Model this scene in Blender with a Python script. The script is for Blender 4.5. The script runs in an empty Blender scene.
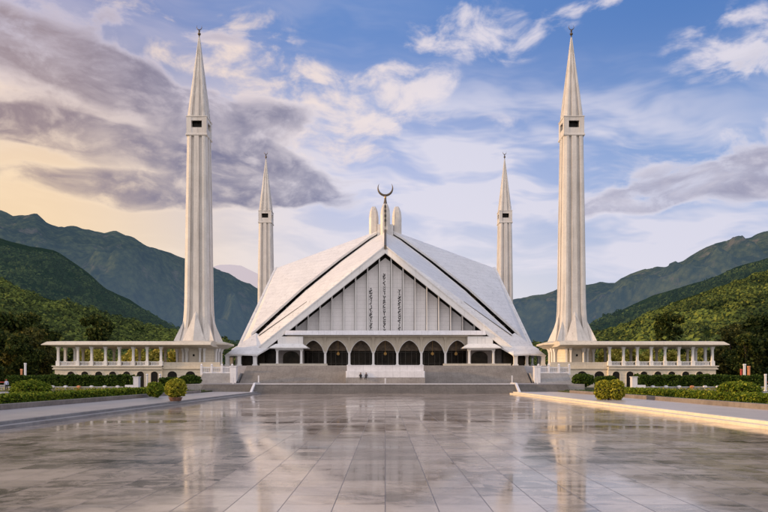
import bpy, bmesh, math, random
import numpy as np
from mathutils import Vector, Matrix, noise
random.seed(7); np.random.seed(7)
sc = bpy.context.scene
COL = sc.collection
PI = math.pi
H = 2.65            # eye height above the plaza
YC = 187.6          # centre of the prayer hall

# ------------------------------------------------------------------ node helper
class S:
    def __init__(s, nt, sock): s.nt = nt; s.s = sock
    def _m(s, op, *a, clamp=False):
        n = s.nt.nodes.new('ShaderNodeMath'); n.operation = op; n.use_clamp = clamp
        for i, v in enumerate((s,)+a):
            if isinstance(v, S): s.nt.links.new(v.s, n.inputs[i])
            else: n.inputs[i].default_value = v
        return S(s.nt, n.outputs[0])
    def __add__(s, o): return s._m('ADD', o)
    def __radd__(s, o): return s._m('ADD', o)
    def __sub__(s, o): return s._m('SUBTRACT', o)
    def __rsub__(s, o): return (s*-1)+o
    def __mul__(s, o): return s._m('MULTIPLY', o)
    def __rmul__(s, o): return s._m('MULTIPLY', o)
    def __truediv__(s, o): return s._m('DIVIDE', o)
    def __pow__(s, o): return s._m('POWER', o)
    def clamp(s): return s._m('ADD', 0.0, clamp=True)
    def max(s, o): return s._m('MAXIMUM', o)
    def min(s, o): return s._m('MINIMUM', o)
    def sin(s): return s._m('SINE')
    def exp(s): return s._m('EXPONENT')
    def abs(s): return s._m('ABSOLUTE')
    def lt(s, o): return s._m('LESS_THAN', o)
    def gt(s, o): return s._m('GREATER_THAN', o)
    def smooth(s, a, b, lo=0.0, hi=1.0):
        n = s.nt.nodes.new('ShaderNodeMapRange'); n.interpolation_type = 'SMOOTHSTEP'
        s.nt.links.new(s.s, n.inputs[0])
        for i, v in zip((1, 2, 3, 4), (a, b, lo, hi)): n.inputs[i].default_value = v
        return S(s.nt, n.outputs[0])
def combine(nt, x, y, z):
    n = nt.nodes.new('ShaderNodeCombineXYZ')
    for i, v in enumerate((x, y, z)):
        if isinstance(v, S): nt.links.new(v.s, n.inputs[i])
        else: n.inputs[i].default_value = v
    return S(nt, n.outputs[0])
def sep(nt, v):
    n = nt.nodes.new('ShaderNodeSeparateXYZ'); nt.links.new(v.s, n.inputs[0])
    return [S(nt, o) for o in n.outputs]
def nz(nt, vec, scale=1.0, detail=6, rough=.55, dist=0.0):
    n = nt.nodes.new('ShaderNodeTexNoise')
    if vec is not None: nt.links.new(vec.s, n.inputs['Vector'])
    n.inputs['Scale'].default_value = scale; n.inputs['Detail'].default_value = detail
    n.inputs['Roughness'].default_value = rough; n.inputs['Distortion'].default_value = dist
    return S(nt, n.outputs[0])
def mix(nt, f, a, b, mode='MIX'):
    n = nt.nodes.new('ShaderNodeMix'); n.data_type = 'RGBA'; n.blend_type = mode
    for sock, v in ((n.inputs[0], f), (n.inputs[6], a), (n.inputs[7], b)):
        if isinstance(v, S): nt.links.new(v.s, sock)
        elif isinstance(v, (int, float)): sock.default_value = v
        else: sock.default_value = (*v, 1.0)
    return S(nt, n.outputs[2])
def bump(nt, h, strength=.3, dist=.05):
    n = nt.nodes.new('ShaderNodeBump'); nt.links.new(h.s, n.inputs['Height'])
    n.inputs['Strength'].default_value = strength; n.inputs['Distance'].default_value = dist
    return S(nt, n.outputs[0])
def new_mat(name):
    m = bpy.data.materials.new(name); m.use_nodes = True
    nt = m.node_tree; b = nt.nodes['Principled BSDF']
    return m, nt, b
def coords(nt, kind='Object'):
    n = nt.nodes.new('ShaderNodeTexCoord'); return S(nt, n.outputs[kind])
def wpos(nt):
    n = nt.nodes.new('ShaderNodeNewGeometry'); return S(nt, n.outputs['Position'])
def setin(nt, b, k, v):
    if isinstance(v, S): nt.links.new(v.s, b.inputs[k])
    elif isinstance(v, tuple): b.inputs[k].default_value = (*v, 1)
    else: b.inputs[k].default_value = v

# ------------------------------------------------------------------ materials
def stone(name, c1, c2, rough=.55, streak=.25, jz=0.0, jx=0.0, bumpk=.12, jw=.024, js=.45):
    """pale stone / painted concrete: mottled, rain streaks, optional panel joints"""
    m, nt, b = new_mat(name)
    p = wpos(nt); x, y, z = sep(nt, p)
    n1 = nz(nt, p, .35, 4, .6)
    n2 = nz(nt, p, 3.0, 3, .6)
    st = nz(nt, combine(nt, x*1.6, y*1.6, z*.06), 1.0, 4, .65)
    f = (n1*.6 + n2*.4).smooth(.35, .65)
    c = mix(nt, f, c1, c2)
    c = mix(nt, st.smooth(.52, .75)*streak, c, tuple(k*.45 for k in c1))
    if jz:
        w = (z/jz)._m('FRACT'); j = (w-.5).abs().gt(.5-jw/jz)
        c = mix(nt, j*js, c, tuple(k*.4 for k in c1))
    if jx:
        w = (x/jx)._m('FRACT'); j = (w-.5).abs().gt(.5-.02/jx*1.2)
        c = mix(nt, j*.4, c, tuple(k*.4 for k in c1))
    setin(nt, b, 'Base Color', c); setin(nt, b, 'Roughness', rough)
    setin(nt, b, 'Normal', bump(nt, n2, bumpk, .05))
    return m
M = {}
M['white'] = stone('white_painted_concrete', (.75, .735, .725), (.83, .82, .81), .5, .3)
M['roof'] = stone('roof_marble', (.69, .68, .68), (.80, .79, .79), .42, .5, jz=1.1)
M['wall'] = stone('gable_panel', (.68, .66, .66), (.76, .74, .74), .55, .22, jz=1.0)
M['cream'] = stone('cream_stone', (.56, .50, .41), (.66, .60, .50), .6, .35)
M['podium'] = stone('podium_stone', (.62, .54, .42), (.74, .66, .53), .6, .35, jz=.6)
M['minaret'] = stone('minaret_marble', (.56, .525, .49), (.67, .635, .60), .5, .6)
M['groove'] = stone('minaret_groove', (.34, .30, .28), (.42, .38, .35), .6, .45)
M['steps'] = stone('step_granite', (.27, .245, .23), (.40, .37, .35), .5, .3, jx=1.2, jz=.1690, jw=.03, js=.55)
M['steps_dark'] = stone('step_granite_dark', (.18, .165, .16), (.27, .25, .24), .5, .3, jx=1.2, jz=.1611, jw=.03, js=.55)
M['steps_light'] = stone('step_marble', (.40, .39, .40), (.55, .54, .55), .45, .25, jx=1.2, jz=.1706, jw=.03, js=.5)
M['marble'] = stone('white_marble', (.66, .65, .68), (.78, .77, .80), .3, .2, jx=1.4)
M['coping'] = stone('kerb_marble', (.36, .345, .36), (.46, .44, .455), .28, .25, jx=1.0)
M['path_sunlit'] = stone('path_marble_sunlit', (.50, .43, .38), (.62, .54, .48), .3, .25, jx=1.0)  # warm sun reflection on the right path painted into its colour
M['kerb'] = stone('kerb_shaded', (.20, .19, .19), (.28, .27, .27), .4, .3)  # left kerb: its shaded side put into the colour
M['kerb_sunlit'] = stone('kerb_sunlit', (.70, .60, .45), (.82, .71, .55), .4, .2)  # right kerb: golden low sun put into the colour
M['planter'] = stone('planter_stone', (.17, .14, .12), (.26, .22, .19), .7, .3)
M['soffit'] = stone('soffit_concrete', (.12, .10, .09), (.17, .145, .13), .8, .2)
M['brown'] = stone('brown_infill', (.16, .14, .13), (.24, .21, .20), .6, .2, jz=.8, jx=1.1)
def simple(name, c, rough=.5, metal=0.0, var=.25, sc_=4.0):
    m, nt, b = new_mat(name)
    n = nz(nt, wpos(nt), sc_, 5, .6)
    setin(nt, b, 'Base Color', mix(nt, n.smooth(.3, .7), tuple(k*(1-var) for k in c), tuple(min(1, k*(1+var)) for k in c)))
    setin(nt, b, 'Roughness', rough); setin(nt, b, 'Metallic', metal)
    return m
M['bronze'] = simple('aged_bronze', (.12, .095, .07), .4, .6)
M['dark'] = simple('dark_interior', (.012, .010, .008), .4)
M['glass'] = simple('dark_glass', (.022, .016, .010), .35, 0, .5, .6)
M['glass'].node_tree.nodes['Principled BSDF'].inputs['Specular IOR Level'].default_value = .12
M['dark'].node_tree.nodes['Principled BSDF'].inputs['Specular IOR Level'].default_value = .15
M['tympanum'] = simple('bronze_lattice', (.15, .105, .066), .5, 0, .5, 1.5)
M['door'] = simple('dark_door_frame', (.06, .045, .03), .4)
M['ink'] = simple('calligraphy_black', (.035, .033, .035), .6)
M['amber'] = simple('amber_brass', (.30, .18, .05), .3, .5)
M['amber'].node_tree.nodes['Principled BSDF'].inputs['Emission Color'].default_value = (1, .55, .2, 1); M['amber'].node_tree.nodes['Principled BSDF'].inputs['Emission Strength'].default_value = .12
M['skin'] = simple('skin', (.35, .2, .13), .6, 0, .1)
M['cloth_dark'] = simple('dark_cloth', (.02, .02, .025), .9)
M['cloth_white'] = simple('pale_blue_cloth', (.5, .52, .65), .9, 0, .1)
M['cap_red'] = simple('red_cloth', (.4, .06, .04), .8)
M['red'] = simple('red_paint', (.45, .06, .04), .5)
M['orange'] = simple('orange_paint', (.6, .25, .12), .5)
M['terracotta'] = simple('terracotta', (.16, .08, .05), .8)
M['bark'] = simple('bark', (.06, .045, .032), .9, 0, .4, 2)
M['core_shade'] = simple('dark_core', (.012, .014, .006), .95, 0, .4, 2)  # solid dark core, shade inside the foliage painted as its colour
def leafmat(name, dark, light, yellow=None, nscale=.8, trans=.25):
    m, nt, b = new_mat(name)
    p = wpos(nt)
    info = nt.nodes.new('ShaderNodeNewGeometry'); r = S(nt, info.outputs['Random Per Island'])
    n = nz(nt, p, nscale, 4, .6)
    f = (n*.7 + r*.5).smooth(.35, .8)
    c = mix(nt, f, dark, light)
    if yellow: c = mix(nt, r.gt(.8)*.7, c, yellow)
    setin(nt, b, 'Base Color', c); setin(nt, b, 'Roughness', .75)
    b.inputs['Specular IOR Level'].default_value = .12
    tr = nt.nodes.new('ShaderNodeBsdfTranslucent'); nt.links.new(c.s, tr.inputs[0])
    mx = nt.nodes.new('ShaderNodeMixShader'); mx.inputs[0].default_value = trans
    nt.links.new(b.outputs[0], mx.inputs[1]); nt.links.new(tr.outputs[0], mx.inputs[2])
    nt.links.new(mx.outputs[0], nt.nodes['Material Output'].inputs[0])
    return m
M['leaf_dark'] = leafmat('leaf_dark', (.014, .026, .007), (.065, .09, .02), (.14, .14, .03))
M['leaf_olive'] = leafmat('leaf_olive', (.03, .036, .01), (.12, .12, .028), (.24, .19, .04))
M['leaf_bush'] = leafmat('leaf_bush', (.04, .075, .008), (.20, .27, .025), (.34, .34, .04), 2.0)
M['leaf_yellow'] = leafmat('leaf_yellow', (.11, .13, .012), (.42, .40, .04), (.62, .52, .07), 2.0)
M['leaf_hedge'] = leafmat('leaf_hedge', (.018, .04, .006), (.07, .12, .018), (.13, .17, .03), 1.5)
M['leaf_garden'] = leafmat('leaf_garden', (.18, .18, .03), (.60, .54, .10), (.80, .62, .18), .5, .4)

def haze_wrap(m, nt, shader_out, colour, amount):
    """aerial perspective: haze painted into a far surface as a fixed glow"""
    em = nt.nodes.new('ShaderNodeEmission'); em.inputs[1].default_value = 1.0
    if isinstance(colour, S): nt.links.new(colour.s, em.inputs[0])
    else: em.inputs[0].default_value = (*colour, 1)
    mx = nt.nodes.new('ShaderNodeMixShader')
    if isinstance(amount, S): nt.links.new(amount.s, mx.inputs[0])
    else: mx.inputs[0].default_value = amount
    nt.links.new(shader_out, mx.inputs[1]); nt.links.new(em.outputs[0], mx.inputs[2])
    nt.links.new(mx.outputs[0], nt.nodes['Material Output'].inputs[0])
def hillmat(name, dark, light, haze, amt, sc1, sc2, hz_z=None, rock=0.0):
    m, nt, b = new_mat(name)
    p = wpos(nt); x, y, z = sep(nt, p)
    big = nz(nt, p, sc1, 6, .6); fine = nz(nt, p, sc2, 5, .7)
    v = nt.nodes.new('ShaderNodeTexVoronoi'); nt.links.new(p.s, v.inputs[0]); v.inputs['Scale'].default_value = sc2*1.4
    vv = S(nt, v.outputs['Distance'])
    f = (big*.6 + fine*.5 - vv*.18).smooth(.33, .68)
    c = mix(nt, f, dark, light)
    if rock:
        c = mix(nt, nz(nt, p, sc1*2.2, 8, .7).smooth(.56, .66)*rock, c, (.26, .20, .17))
    setin(nt, b, 'Base Color', c); setin(nt, b, 'Roughness', .95)
    b.inputs['Specular IOR Level'].default_value = 0
    setin(nt, b, 'Normal', bump(nt, (fine - vv*.6 + big*2.0), 1.0, 9.0))
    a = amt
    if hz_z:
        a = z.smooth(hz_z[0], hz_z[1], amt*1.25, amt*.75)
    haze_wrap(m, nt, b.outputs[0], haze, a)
    return m

# ------------------------------------------------------------------ mesh helpers
class MB:
    def __init__(s): s.v = []; s.f = []
    def add(s, verts, faces, mat=None):
        o = len(s.v)
        for p in verts:
            p = Vector(p)
            s.v.append(tuple(mat @ p if mat else p))
        for f in faces: s.f.append(tuple(i+o for i in f))
        return s
    def box(s, x0, x1, y0, y1, z0, z1, mat=None):
        V = [(x0,y0,z0),(x1,y0,z0),(x1,y1,z0),(x0,y1,z0),(x0,y0,z1),(x1,y0,z1),(x1,y1,z1),(x0,y1,z1)]
        return s.add(V, [(0,3,2,1),(4,5,6,7),(0,1,5,4),(1,2,6,5),(2,3,7,6),(3,0,4,7)], mat)
    def loft(s, rings, cap=True, mat=None):
        n = len(rings[0]); V = [p for r in rings for p in r]; F = []
        for k in range(len(rings)-1):
            for i in range(n):
                j = (i+1) % n
                F.append((k*n+i, k*n+j, (k+1)*n+j, (k+1)*n+i))
        if cap:
            F.append(tuple(reversed(range(n)))); F.append(tuple((len(rings)-1)*n+i for i in range(n)))
        return s.add(V, F, mat)
    def lathe(s, prof, cx=0, cy=0, n=16, mat=None):
        return s.loft([[(cx+r*math.cos(2*PI*i/n), cy+r*math.sin(2*PI*i/n), z) for i in range(n)] for r, z in prof], True, mat)
    def rects(s, prof, cx=0, cy=0, mat=None):
        """prof: (hx, hy, z) rectangular rings"""
        return s.loft([[(cx-a,cy-b,z),(cx+a,cy-b,z),(cx+a,cy+b,z),(cx-a,cy+b,z)] for a, b, z in prof], True, mat)
    def tube(s, pts, r, n=6):
        rings = []
        for i, p in enumerate(pts):
            p = Vector(p); a = Vector(pts[max(0,i-1)]); b = Vector(pts[min(len(pts)-1,i+1)])
            d = (b-a).normalized(); u = d.orthogonal().normalized() if abs(d.z) < .9 else Vector((1,0,0))
            u = (u - d*u.dot(d)).normalized(); w = d.cross(u)
            rr = r[i] if isinstance(r, (list, tuple)) else r
            rings.append([tuple(p+u*rr*math.cos(2*PI*k/n)+w*rr*math.sin(2*PI*k/n)) for k in range(n)])
        return s.loft(rings)
    def slab(s, pts, thick, mat=None):
        """polygon fan/tri list solid: pts = outline, thickness straight down"""
        n = len(pts); V = list(pts) + [(p[0], p[1], p[2]-thick) for p in pts]
        F = [tuple(range(n)), tuple(reversed(range(n, 2*n)))] + [(i, i+n, (i+1)%n+n, (i+1)%n) for i in range(n)]
        return s.add(V, F, mat)
    def build(s, name, mat, parent=None, smooth=False, bevel=0):
        me = bpy.data.meshes.new(name); me.from_pydata(s.v, [], s.f)
        bm = bmesh.new(); bm.from_mesh(me); bmesh.ops.recalc_face_normals(bm, faces=bm.faces); bm.to_mesh(me); bm.free()
        me.materials.append(M[mat] if isinstance(mat, str) else mat)
        if smooth: me.polygons.foreach_set('use_smooth', [True]*len(me.polygons))
        o = bpy.data.objects.new(name, me); COL.objects.link(o)
        if parent: o.parent = parent
        if bevel:
            b = o.modifiers.new('bevel', 'BEVEL'); b.width = bevel; b.segments = 2; b.limit_method = 'ANGLE'
        return o
def tag(o, label=None, cat=None, group=None, kind=None):
    for k, v in (('label', label), ('category', cat), ('group', group), ('kind', kind)):
        if v: o[k] = v
    return o
def empty(name, loc, rz=0.0):
    o = bpy.data.objects.new(name, None); COL.objects.link(o); o.location = loc; o.rotation_euler = (0, 0, rz); return o
def kids(o): return [c for c in COL.objects if c.parent == o]
def copy_tree(o, parent=None):
    c = o.copy(); COL.objects.link(c)
    if parent: c.parent = parent
    for ch in kids(o): copy_tree(ch, c)
    return c
def structure(mb, name, mat, **k): return tag(mb.build(name, mat, **k), kind='structure')

# ------------------------------------------------------------------ camera
cam = bpy.data.cameras.new('camera'); co = bpy.data.objects.new('camera', cam); COL.objects.link(co)
co.location = (0, 0, H); co.rotation_euler = (PI/2, 0, 0)
cam.sensor_width = 36; cam.lens = 664/768*36
cam.shift_y = 121/768; cam.shift_x = -.0017
cam.clip_end = 60000; cam.clip_start = .1
sc.camera = co
sc.cycles.use_adaptive_sampling = True; sc.cycles.adaptive_threshold = .02; sc.cycles.adaptive_min_samples = 8
sc.cycles.max_bounces = 5; sc.cycles.diffuse_bounces = 2; sc.cycles.glossy_bounces = 3; sc.cycles.transmission_bounces = 2
sc.view_settings.view_transform = 'Standard'; sc.view_settings.look = 'None'; sc.view_settings.exposure = 0

# ------------------------------------------------------------------ light
sdir = Vector((-1, -.15, .17)).normalized()      # towards the sun
sl = bpy.data.lights.new('sun', 'SUN'); sl.energy = 3.6; sl.angle = math.radians(2.0); sl.color = (1.0, .64, .32)
so = bpy.data.objects.new('sun', sl); COL.objects.link(so); so.rotation_euler = sdir.to_track_quat('Z', 'Y').to_euler()

# ------------------------------------------------------------------ world
w = bpy.data.worlds.new('World'); sc.world = w; w.use_nodes = True
nt = w.node_tree; bg = nt.nodes['Background']
tc = nt.nodes.new('ShaderNodeTexCoord'); D = S(nt, tc.outputs['Generated'])
dx, dy, dz = sep(nt, D)
az = dx._m('ARCTAN2', dy); el = dz._m('ARCSINE')
U = az*664.0; V = el*664.0
def P(px, py):
    a = px-385.3; return math.atan(a/664)*664, math.atan((377-py)/math.hypot(664, a))*664
sky = nt.nodes.new('ShaderNodeTexSky'); sky.sky_type = 'NISHITA'; sky.sun_disc = False
sky.sun_elevation = math.asin(sdir.z); sky.sun_rotation = math.atan2(sdir.x, sdir.y)
nish = mix(nt, 1.0, S(nt, sky.outputs[0]), (.10, .10, .10), 'MULTIPLY')
def cmix(f, a, b): return mix(nt, f, a, b)
low = cmix(U.smooth(-360, -10), (1.0, .74, .42), (.84, .80, .82))          # near the horizon, sunset on the left
low = cmix(U.smooth(60, 340), low, (.55, .60, .80))
mid = cmix(U.smooth(-330, -20), (.96, .72, .50), (.50, .56, .82))
mid = cmix(U.smooth(0, 300), mid, (.29, .42, .73))
top = cmix(U.smooth(-330, -60), (.30, .33, .55), (.15, .28, .62))
top = cmix(U.smooth(-40, 300), top, (.095, .22, .55))
base = cmix(V.smooth(40, 210), low, mid)
base = cmix(V.smooth(170, 330), base, top)
over = cmix(V.smooth(370, 800), base, (.46, .50, .66))                      # overhead and behind: brightness added to light the white building
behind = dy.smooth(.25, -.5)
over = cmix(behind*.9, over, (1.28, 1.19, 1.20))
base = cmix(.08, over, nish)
def nz2(u, v, detail, rough):
    n = nt.nodes.new('ShaderNodeTexNoise'); n.noise_dimensions = '2D'
    nt.links.new(combine(nt, u, v, 0.0).s, n.inputs['Vector'])
    n.inputs['Scale'].default_value = 1.0; n.inputs['Detail'].default_value = detail; n.inputs['Roughness'].default_value = rough
    return n
warp = nz2(U*.012+3.1, V*.020, 1, .5)
wc = sep(nt, S(nt, warp.outputs['Color']))
Uw = U + (wc[0]-.5)*46; Vw = V + (wc[1]-.5)*24
N1 = (S(nt, nz2(Uw*.0105+11.3, Vw*.026+6.4, 6, .57).outputs[0])-.5)*1.9+.5
N2 = (S(nt, nz2(Uw*.030-7.7, Vw*.055+8.8, 5, .56).outputs[0])-.5)*1.7+.5
N3 = S(nt, nz2(Uw*.006+Vw*.006, Vw*.024+31.0, 4, .6).outputs[0])
tilted = {}
def vm(op, *a):
    n = nt.nodes.new('ShaderNodeVectorMath'); n.operation = op
    for i_, v in enumerate(a):
        if isinstance(v, S): nt.links.new(v.s, n.inputs[i_])
        else: n.inputs[i_].default_value = v
    return n
def blob(px, py, rx, ry, tilt=0.0):
    """soft elliptic patch of sky centred on a direction"""
    u, v = P(px, py); rx *= 1.6; ry *= 1.6
    if tilt not in tilted: tilted[tilt] = combine(nt, Uw, Vw+Uw*tilt if tilt else Vw, 0.0)
    a = vm('MULTIPLY_ADD', tilted[tilt], (1/rx, 1/ry, 0), (-u/rx, -(v+tilt*u)/ry, 0))
    d = S(nt, vm('DOT_PRODUCT', S(nt, a.outputs[0]), S(nt, a.outputs[0])).outputs['Value'])
    return 1.0 - d.min(1.0)
def field(*bl):
    t = None
    for b_ in bl:
        k = blob(*b_[1:])*b_[0]; t = k if t is None else t+k
    return t
veil = N3.smooth(.34, .70)*field((1.0, 330, 240, 300, 90), (.45, 120, 100, 240, 100), (.75, 640, 235, 260, 60), (.6, 500, 165, 150, 60), (.35, 640, 120, 160, 40))
lit = cmix(U.smooth(-350, 0), (1.0, .77, .52), (.78, .75, .84))
lit = cmix(V.smooth(150, 300)*U.smooth(60, -200), lit, (.66, .60, .70))
c = cmix(veil.clamp()*.8, base, lit)
wb = field((.9, 485, 34, 66, 18), (.5, 435, 42, 30, 8), (1.0, 405, 80, 36, 13), (1.0, 330, 108, 90, 24), (.7, 240, 70, 70, 24), (.85, 738, 44, 50, 26), (.8, 600, 5, 28, 8),
           (.9, 100, 104, 130, 14), (.4, 700, 150, 90, 24), (.5, 455, 128, 70, 12), (.7, 355, 148, 60, 16), (.5, 180, 14, 90, 12)).min(1.05)
puff = (N2*.55 + N1*.45 + wb*.34).smooth(.58, 1.02)*wb.smooth(.0, .6)
c = cmix(puff*.85, c, cmix(U.smooth(-220, 150), (1.0, .80, .66), (.82, .76, .82)))
# grey-violet cloud bodies: bright thin rims, darker where they are thick
db = field((1.15, 30, 52, 90, 20, .12), (1.2, 120, 78, 85, 20, .2), (1.0, 30, 122, 70, 10), (1.15, 150, 152, 120, 22, .12), (1.0, 235, 125, 56, 24),
           (1.0, 266, 166, 50, 16, .25), (.5, 302, 118, 36, 9), (.75, 306, 194, 34, 9), (.55, 80, 12, 150, 9), (1.1, 150, 190, 150, 11), (.6, 345, 186, 34, 7),
           (.95, 725, 176, 70, 17), (.85, 690, 196, 90, 12), (.6, 620, 206, 60, 8), (.5, 765, 150, 40, 20), (.5, 762, 60, 36, 12), (.5, 605, 214, 60, 5)).min(1.1)
dd = N1*.55 + N2*.45 + db*.58
on = db.smooth(.0, .35)
c = cmix((dd.smooth(.62, .92)*on)*.75, c, lit)
dcol = cmix(U.smooth(-340, -160), (.31, .24, .27), (.20, .20, .31))
dcol = cmix(U.smooth(-120, 0), dcol, (.26, .275, .42))
dcol = cmix(U.smooth(50, 300), dcol, (.31, .31, .44))
dcol = cmix(N2.smooth(.35, .95)*.5, dcol, lit)
c = cmix(dd.smooth(.70, 1.28)*on*.97, c, dcol)
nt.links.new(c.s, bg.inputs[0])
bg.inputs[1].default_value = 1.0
w.cycles.sampling_method = 'MANUAL'; w.cycles.sample_map_resolution = 256

# ------------------------------------------------------------------ plaza floor
m, nt, b = new_mat('polished_plaza_stone'); M['plaza'] = m
p = wpos(nt); x, y, z = sep(nt, p)
TX, TY = 1.06, 1.06
ix = (x/TX)._m('FLOOR'); fx = (x/TX)._m('FRACT')
iy = (y/TY + ix*.5*0)._m('FLOOR'); fy = (y/TY)._m('FRACT')
wn = nt.nodes.new('ShaderNodeTexWhiteNoise'); wn.noise_dimensions = '3D'
nt.links.new(combine(nt, ix, iy, 1.0).s, wn.inputs['Vector']); rnd = S(nt, wn.outputs['Value'])
# larger paving fields: rows laid across the court in pieces of several slabs
wn2 = nt.nodes.new('ShaderNodeTexWhiteNoise'); wn2.noise_dimensions = '3D'
row = (y/(TY*1.0))._m('FLOOR')
nt.links.new(combine(nt, (x/(TX*5)+(row*.37))._m('FLOOR'), row, 4.0).s, wn2.inputs['Vector']); rnd2 = S(nt, wn2.outputs['Value'])
joint = ((fx-.5).abs().gt(.491) ._m('MAXIMUM', (fy-.5).abs().gt(.491)))
vein = nz(nt, combine(nt, x*.9+rnd*40, y*1.0, rnd2*9), 1.0, 7, .62, 1.4)
stain = nz(nt, combine(nt, x*.10, y*.16, 2.0), 1.0, 6, .6, .6)
patch = nz(nt, combine(nt, x*.15, y*.20, 12.0), 1.0, 7, .62, .9)
cc = mix(nt, (rnd*.55+rnd2*.22+(patch-.5)*3.0+.16).clamp(), (.12, .092, .074), (.54, .45, .375))
cc = mix(nt, vein.smooth(.45, .60)*.55, cc, (.58, .48, .41))
cc = mix(nt, vein.smooth(.42, .32)*.5, cc, (.09, .07, .06))
strip = ((x.abs()-TX*1.5).abs().lt(TX*.5)) * y.lt(29.7)
cc = mix(nt, strip*.38, cc, (.40, .34, .31))
centre = x.abs().lt(TX) * y.gt(17.0) * y.lt(29.7)
cc = mix(nt, centre*.45, cc, (.11, .09, .085))
cc = mix(nt, stain.smooth(.55, .7)*.25, cc, (.10, .085, .075))
cc = mix(nt, joint*.85, cc, (.05, .035, .03))
setin(nt, b, 'Base Color', cc)
wet = nz(nt, combine(nt, x*.15+rnd*.25, y*.22, 7.0), 1.0, 7, .62, .8)
rgh = wet.smooth(.38, .64, .04, .15) + rnd*.02 + rnd2*.03 + (vein-.5)*.10 + joint*.3
setin(nt, b, 'Roughness', rgh)
b.inputs['IOR'].default_value = 1.9
rip = nz(nt, combine(nt, x*.5, y*1.1, 0.0), 1.0, 4, .5)
bn = bump(nt, rip*.6 + rnd*.05 + joint*-.25, .10, .02)
setin(nt, b, 'Normal', bn)

m, nt, b = new_mat('lawn_soil'); M['lawn'] = m
p = wpos(nt)
n = nz(nt, p, .5, 8, .7); n2 = nz(nt, p, 6, 5, .7)
setin(nt, b, 'Base Color', mix(nt, (n*.6+n2*.4).smooth(.35, .65), (.03, .035, .012), (.09, .10, .035)))
setin(nt, b, 'Roughness', .95); setin(nt, b, 'Normal', bump(nt, n2, .8, .1))

g = MB(); g.box(-9000, 9000, -300, 14000, -2.0, -.02); structure(g, 'ground', 'lawn')
g = MB(); g.box(-19.3, 19.3, -30, 104.9, -1.0, 0.0); structure(g, 'plaza_floor', 'plaza')

# ---- edges of the plaza: lower kerb step, light path, planter edge, garden beds
for s in (-1, 1):
    def X(a, b): return (min(s*a, s*b), max(s*a, s*b))
    k = MB()
    k.box(*X(19.3, 19.9), -30, 103.6, -.5, .17)
    k.box(*X(19.9, 20.3), -30, 103.6, -.5, .34)
    structure(k, 'kerb', 'kerb' if s < 0 else 'kerb_sunlit', bevel=.015)
    k = MB(); k.box(*X(20.3, 26.9), -30, 103.6, -.5, .336); structure(k, 'side_path', 'coping' if s < 0 else 'path_sunlit')
    k = MB(); k.box(*X(26.9, 27.4), -30, 97, -.5, .72)
    tag(k.build('planter_kerb', 'planter', bevel=.03), 'low brown stone kerb of the garden bed %s of the court' % ('left' if s < 0 else 'right'), 'kerb wall')
    k = MB(); k.box(*X(27.4, 140), -30, 137.5, -.5, .50); structure(k, 'garden_ground', 'lawn')
    k = MB(); k.box(*X(33.5, 140), 84, 94, .3, .53); structure(k, 'garden_path', 'steps_light')
    k = MB(); k.box(*X(33.5, 140), 72.5, 74.5, .3, .56); structure(k, 'garden_path', 'steps_light')

# ------------------------------------------------------------------ terraces and stairs
def stairs(name, mat, x0, x1, y0, z0, z1, n, tread, depth_back, nose=True):
    mb = MB(); r = (z1-z0)/n
    for i in range(n):
        ya = y0+i*tread; top = z0+r*(i+1)
        mb.box(x0, x1, ya, (y0+(i+1)*tread) if i < n-1 else depth_back, z0-.6, top)
        mb.box(x0, x1, ya-.03, ya-.002, top-.045, top+.001)
    return structure(mb, name, mat)
stairs('front_steps', 'steps_dark', -20.6, 20.6, 103.0, 0, 1.45, 9, .32, 110)
for s in (-1, 1):
    a, b_ = sorted((s*21.0, s*29.4))
    stairs('side_steps', 'steps_dark', a, b_, 105.2, .3, 1.45, 7, .34, 112)
k = MB(); k.box(-33, 33, 109.9, 141, -.5, 1.446); structure(k, 'lower_terrace', 'steps')
stairs('main_steps', 'steps', -28.4, 28.4, 129.5, 1.45, 5.0, 21, .33, 200)
for s in (-1, 1):
    a, b_ = sorted((s*28.8, s*36.2))
    stairs('flank_steps', 'steps_light', a, b_, 126.5, .5, 3.4, 17, .33, 138.6)
k = MB(); k.box(-33.9, 33.9, 137.0, 240, .2, 4.97); structure(k, 'upper_terrace', 'coping')
# white coping along the head of the first flight, raking down at its ends
k = MB()
k.box(-20.55, 20.55, 105.45, 105.95, 1.452, 1.56)
tag(k.build('terrace_coping', 'marble', bevel=.02), 'long white marble coping line along the top of the front steps', 'coping')
for s in (-1, 1):
    k = MB(); a, b_ = sorted((s*20.62, s*20.98))
    prof = [(102.6, 0), (102.6, .30), (105.6, 1.72), (109.5, 1.72), (109.5, 0)]
    V_ = [(a, y_, z_) for y_, z_ in prof] + [(b_, y_, z_) for y_, z_ in prof]
    k.add(V_, [(0,1,2,3,4), (9,8,7,6,5)] + [(i, (i+1)%5, (i+1)%5+5, i+5) for i in range(5)])
    tag(k.build('stair_cheek', 'marble', bevel=.02), 'white marble cheek wall raking down the %s end of the front steps' % ('left' if s < 0 else 'right'), 'stair wall')
# thin handrail post in the middle
k = MB(); k.box(-.12, .12, 108.1, 108.34, 1.45, 2.45)
tag(k.build('stair_post', 'marble', bevel=.02), 'slim white post standing before the middle of the marble platform', 'post')
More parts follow.
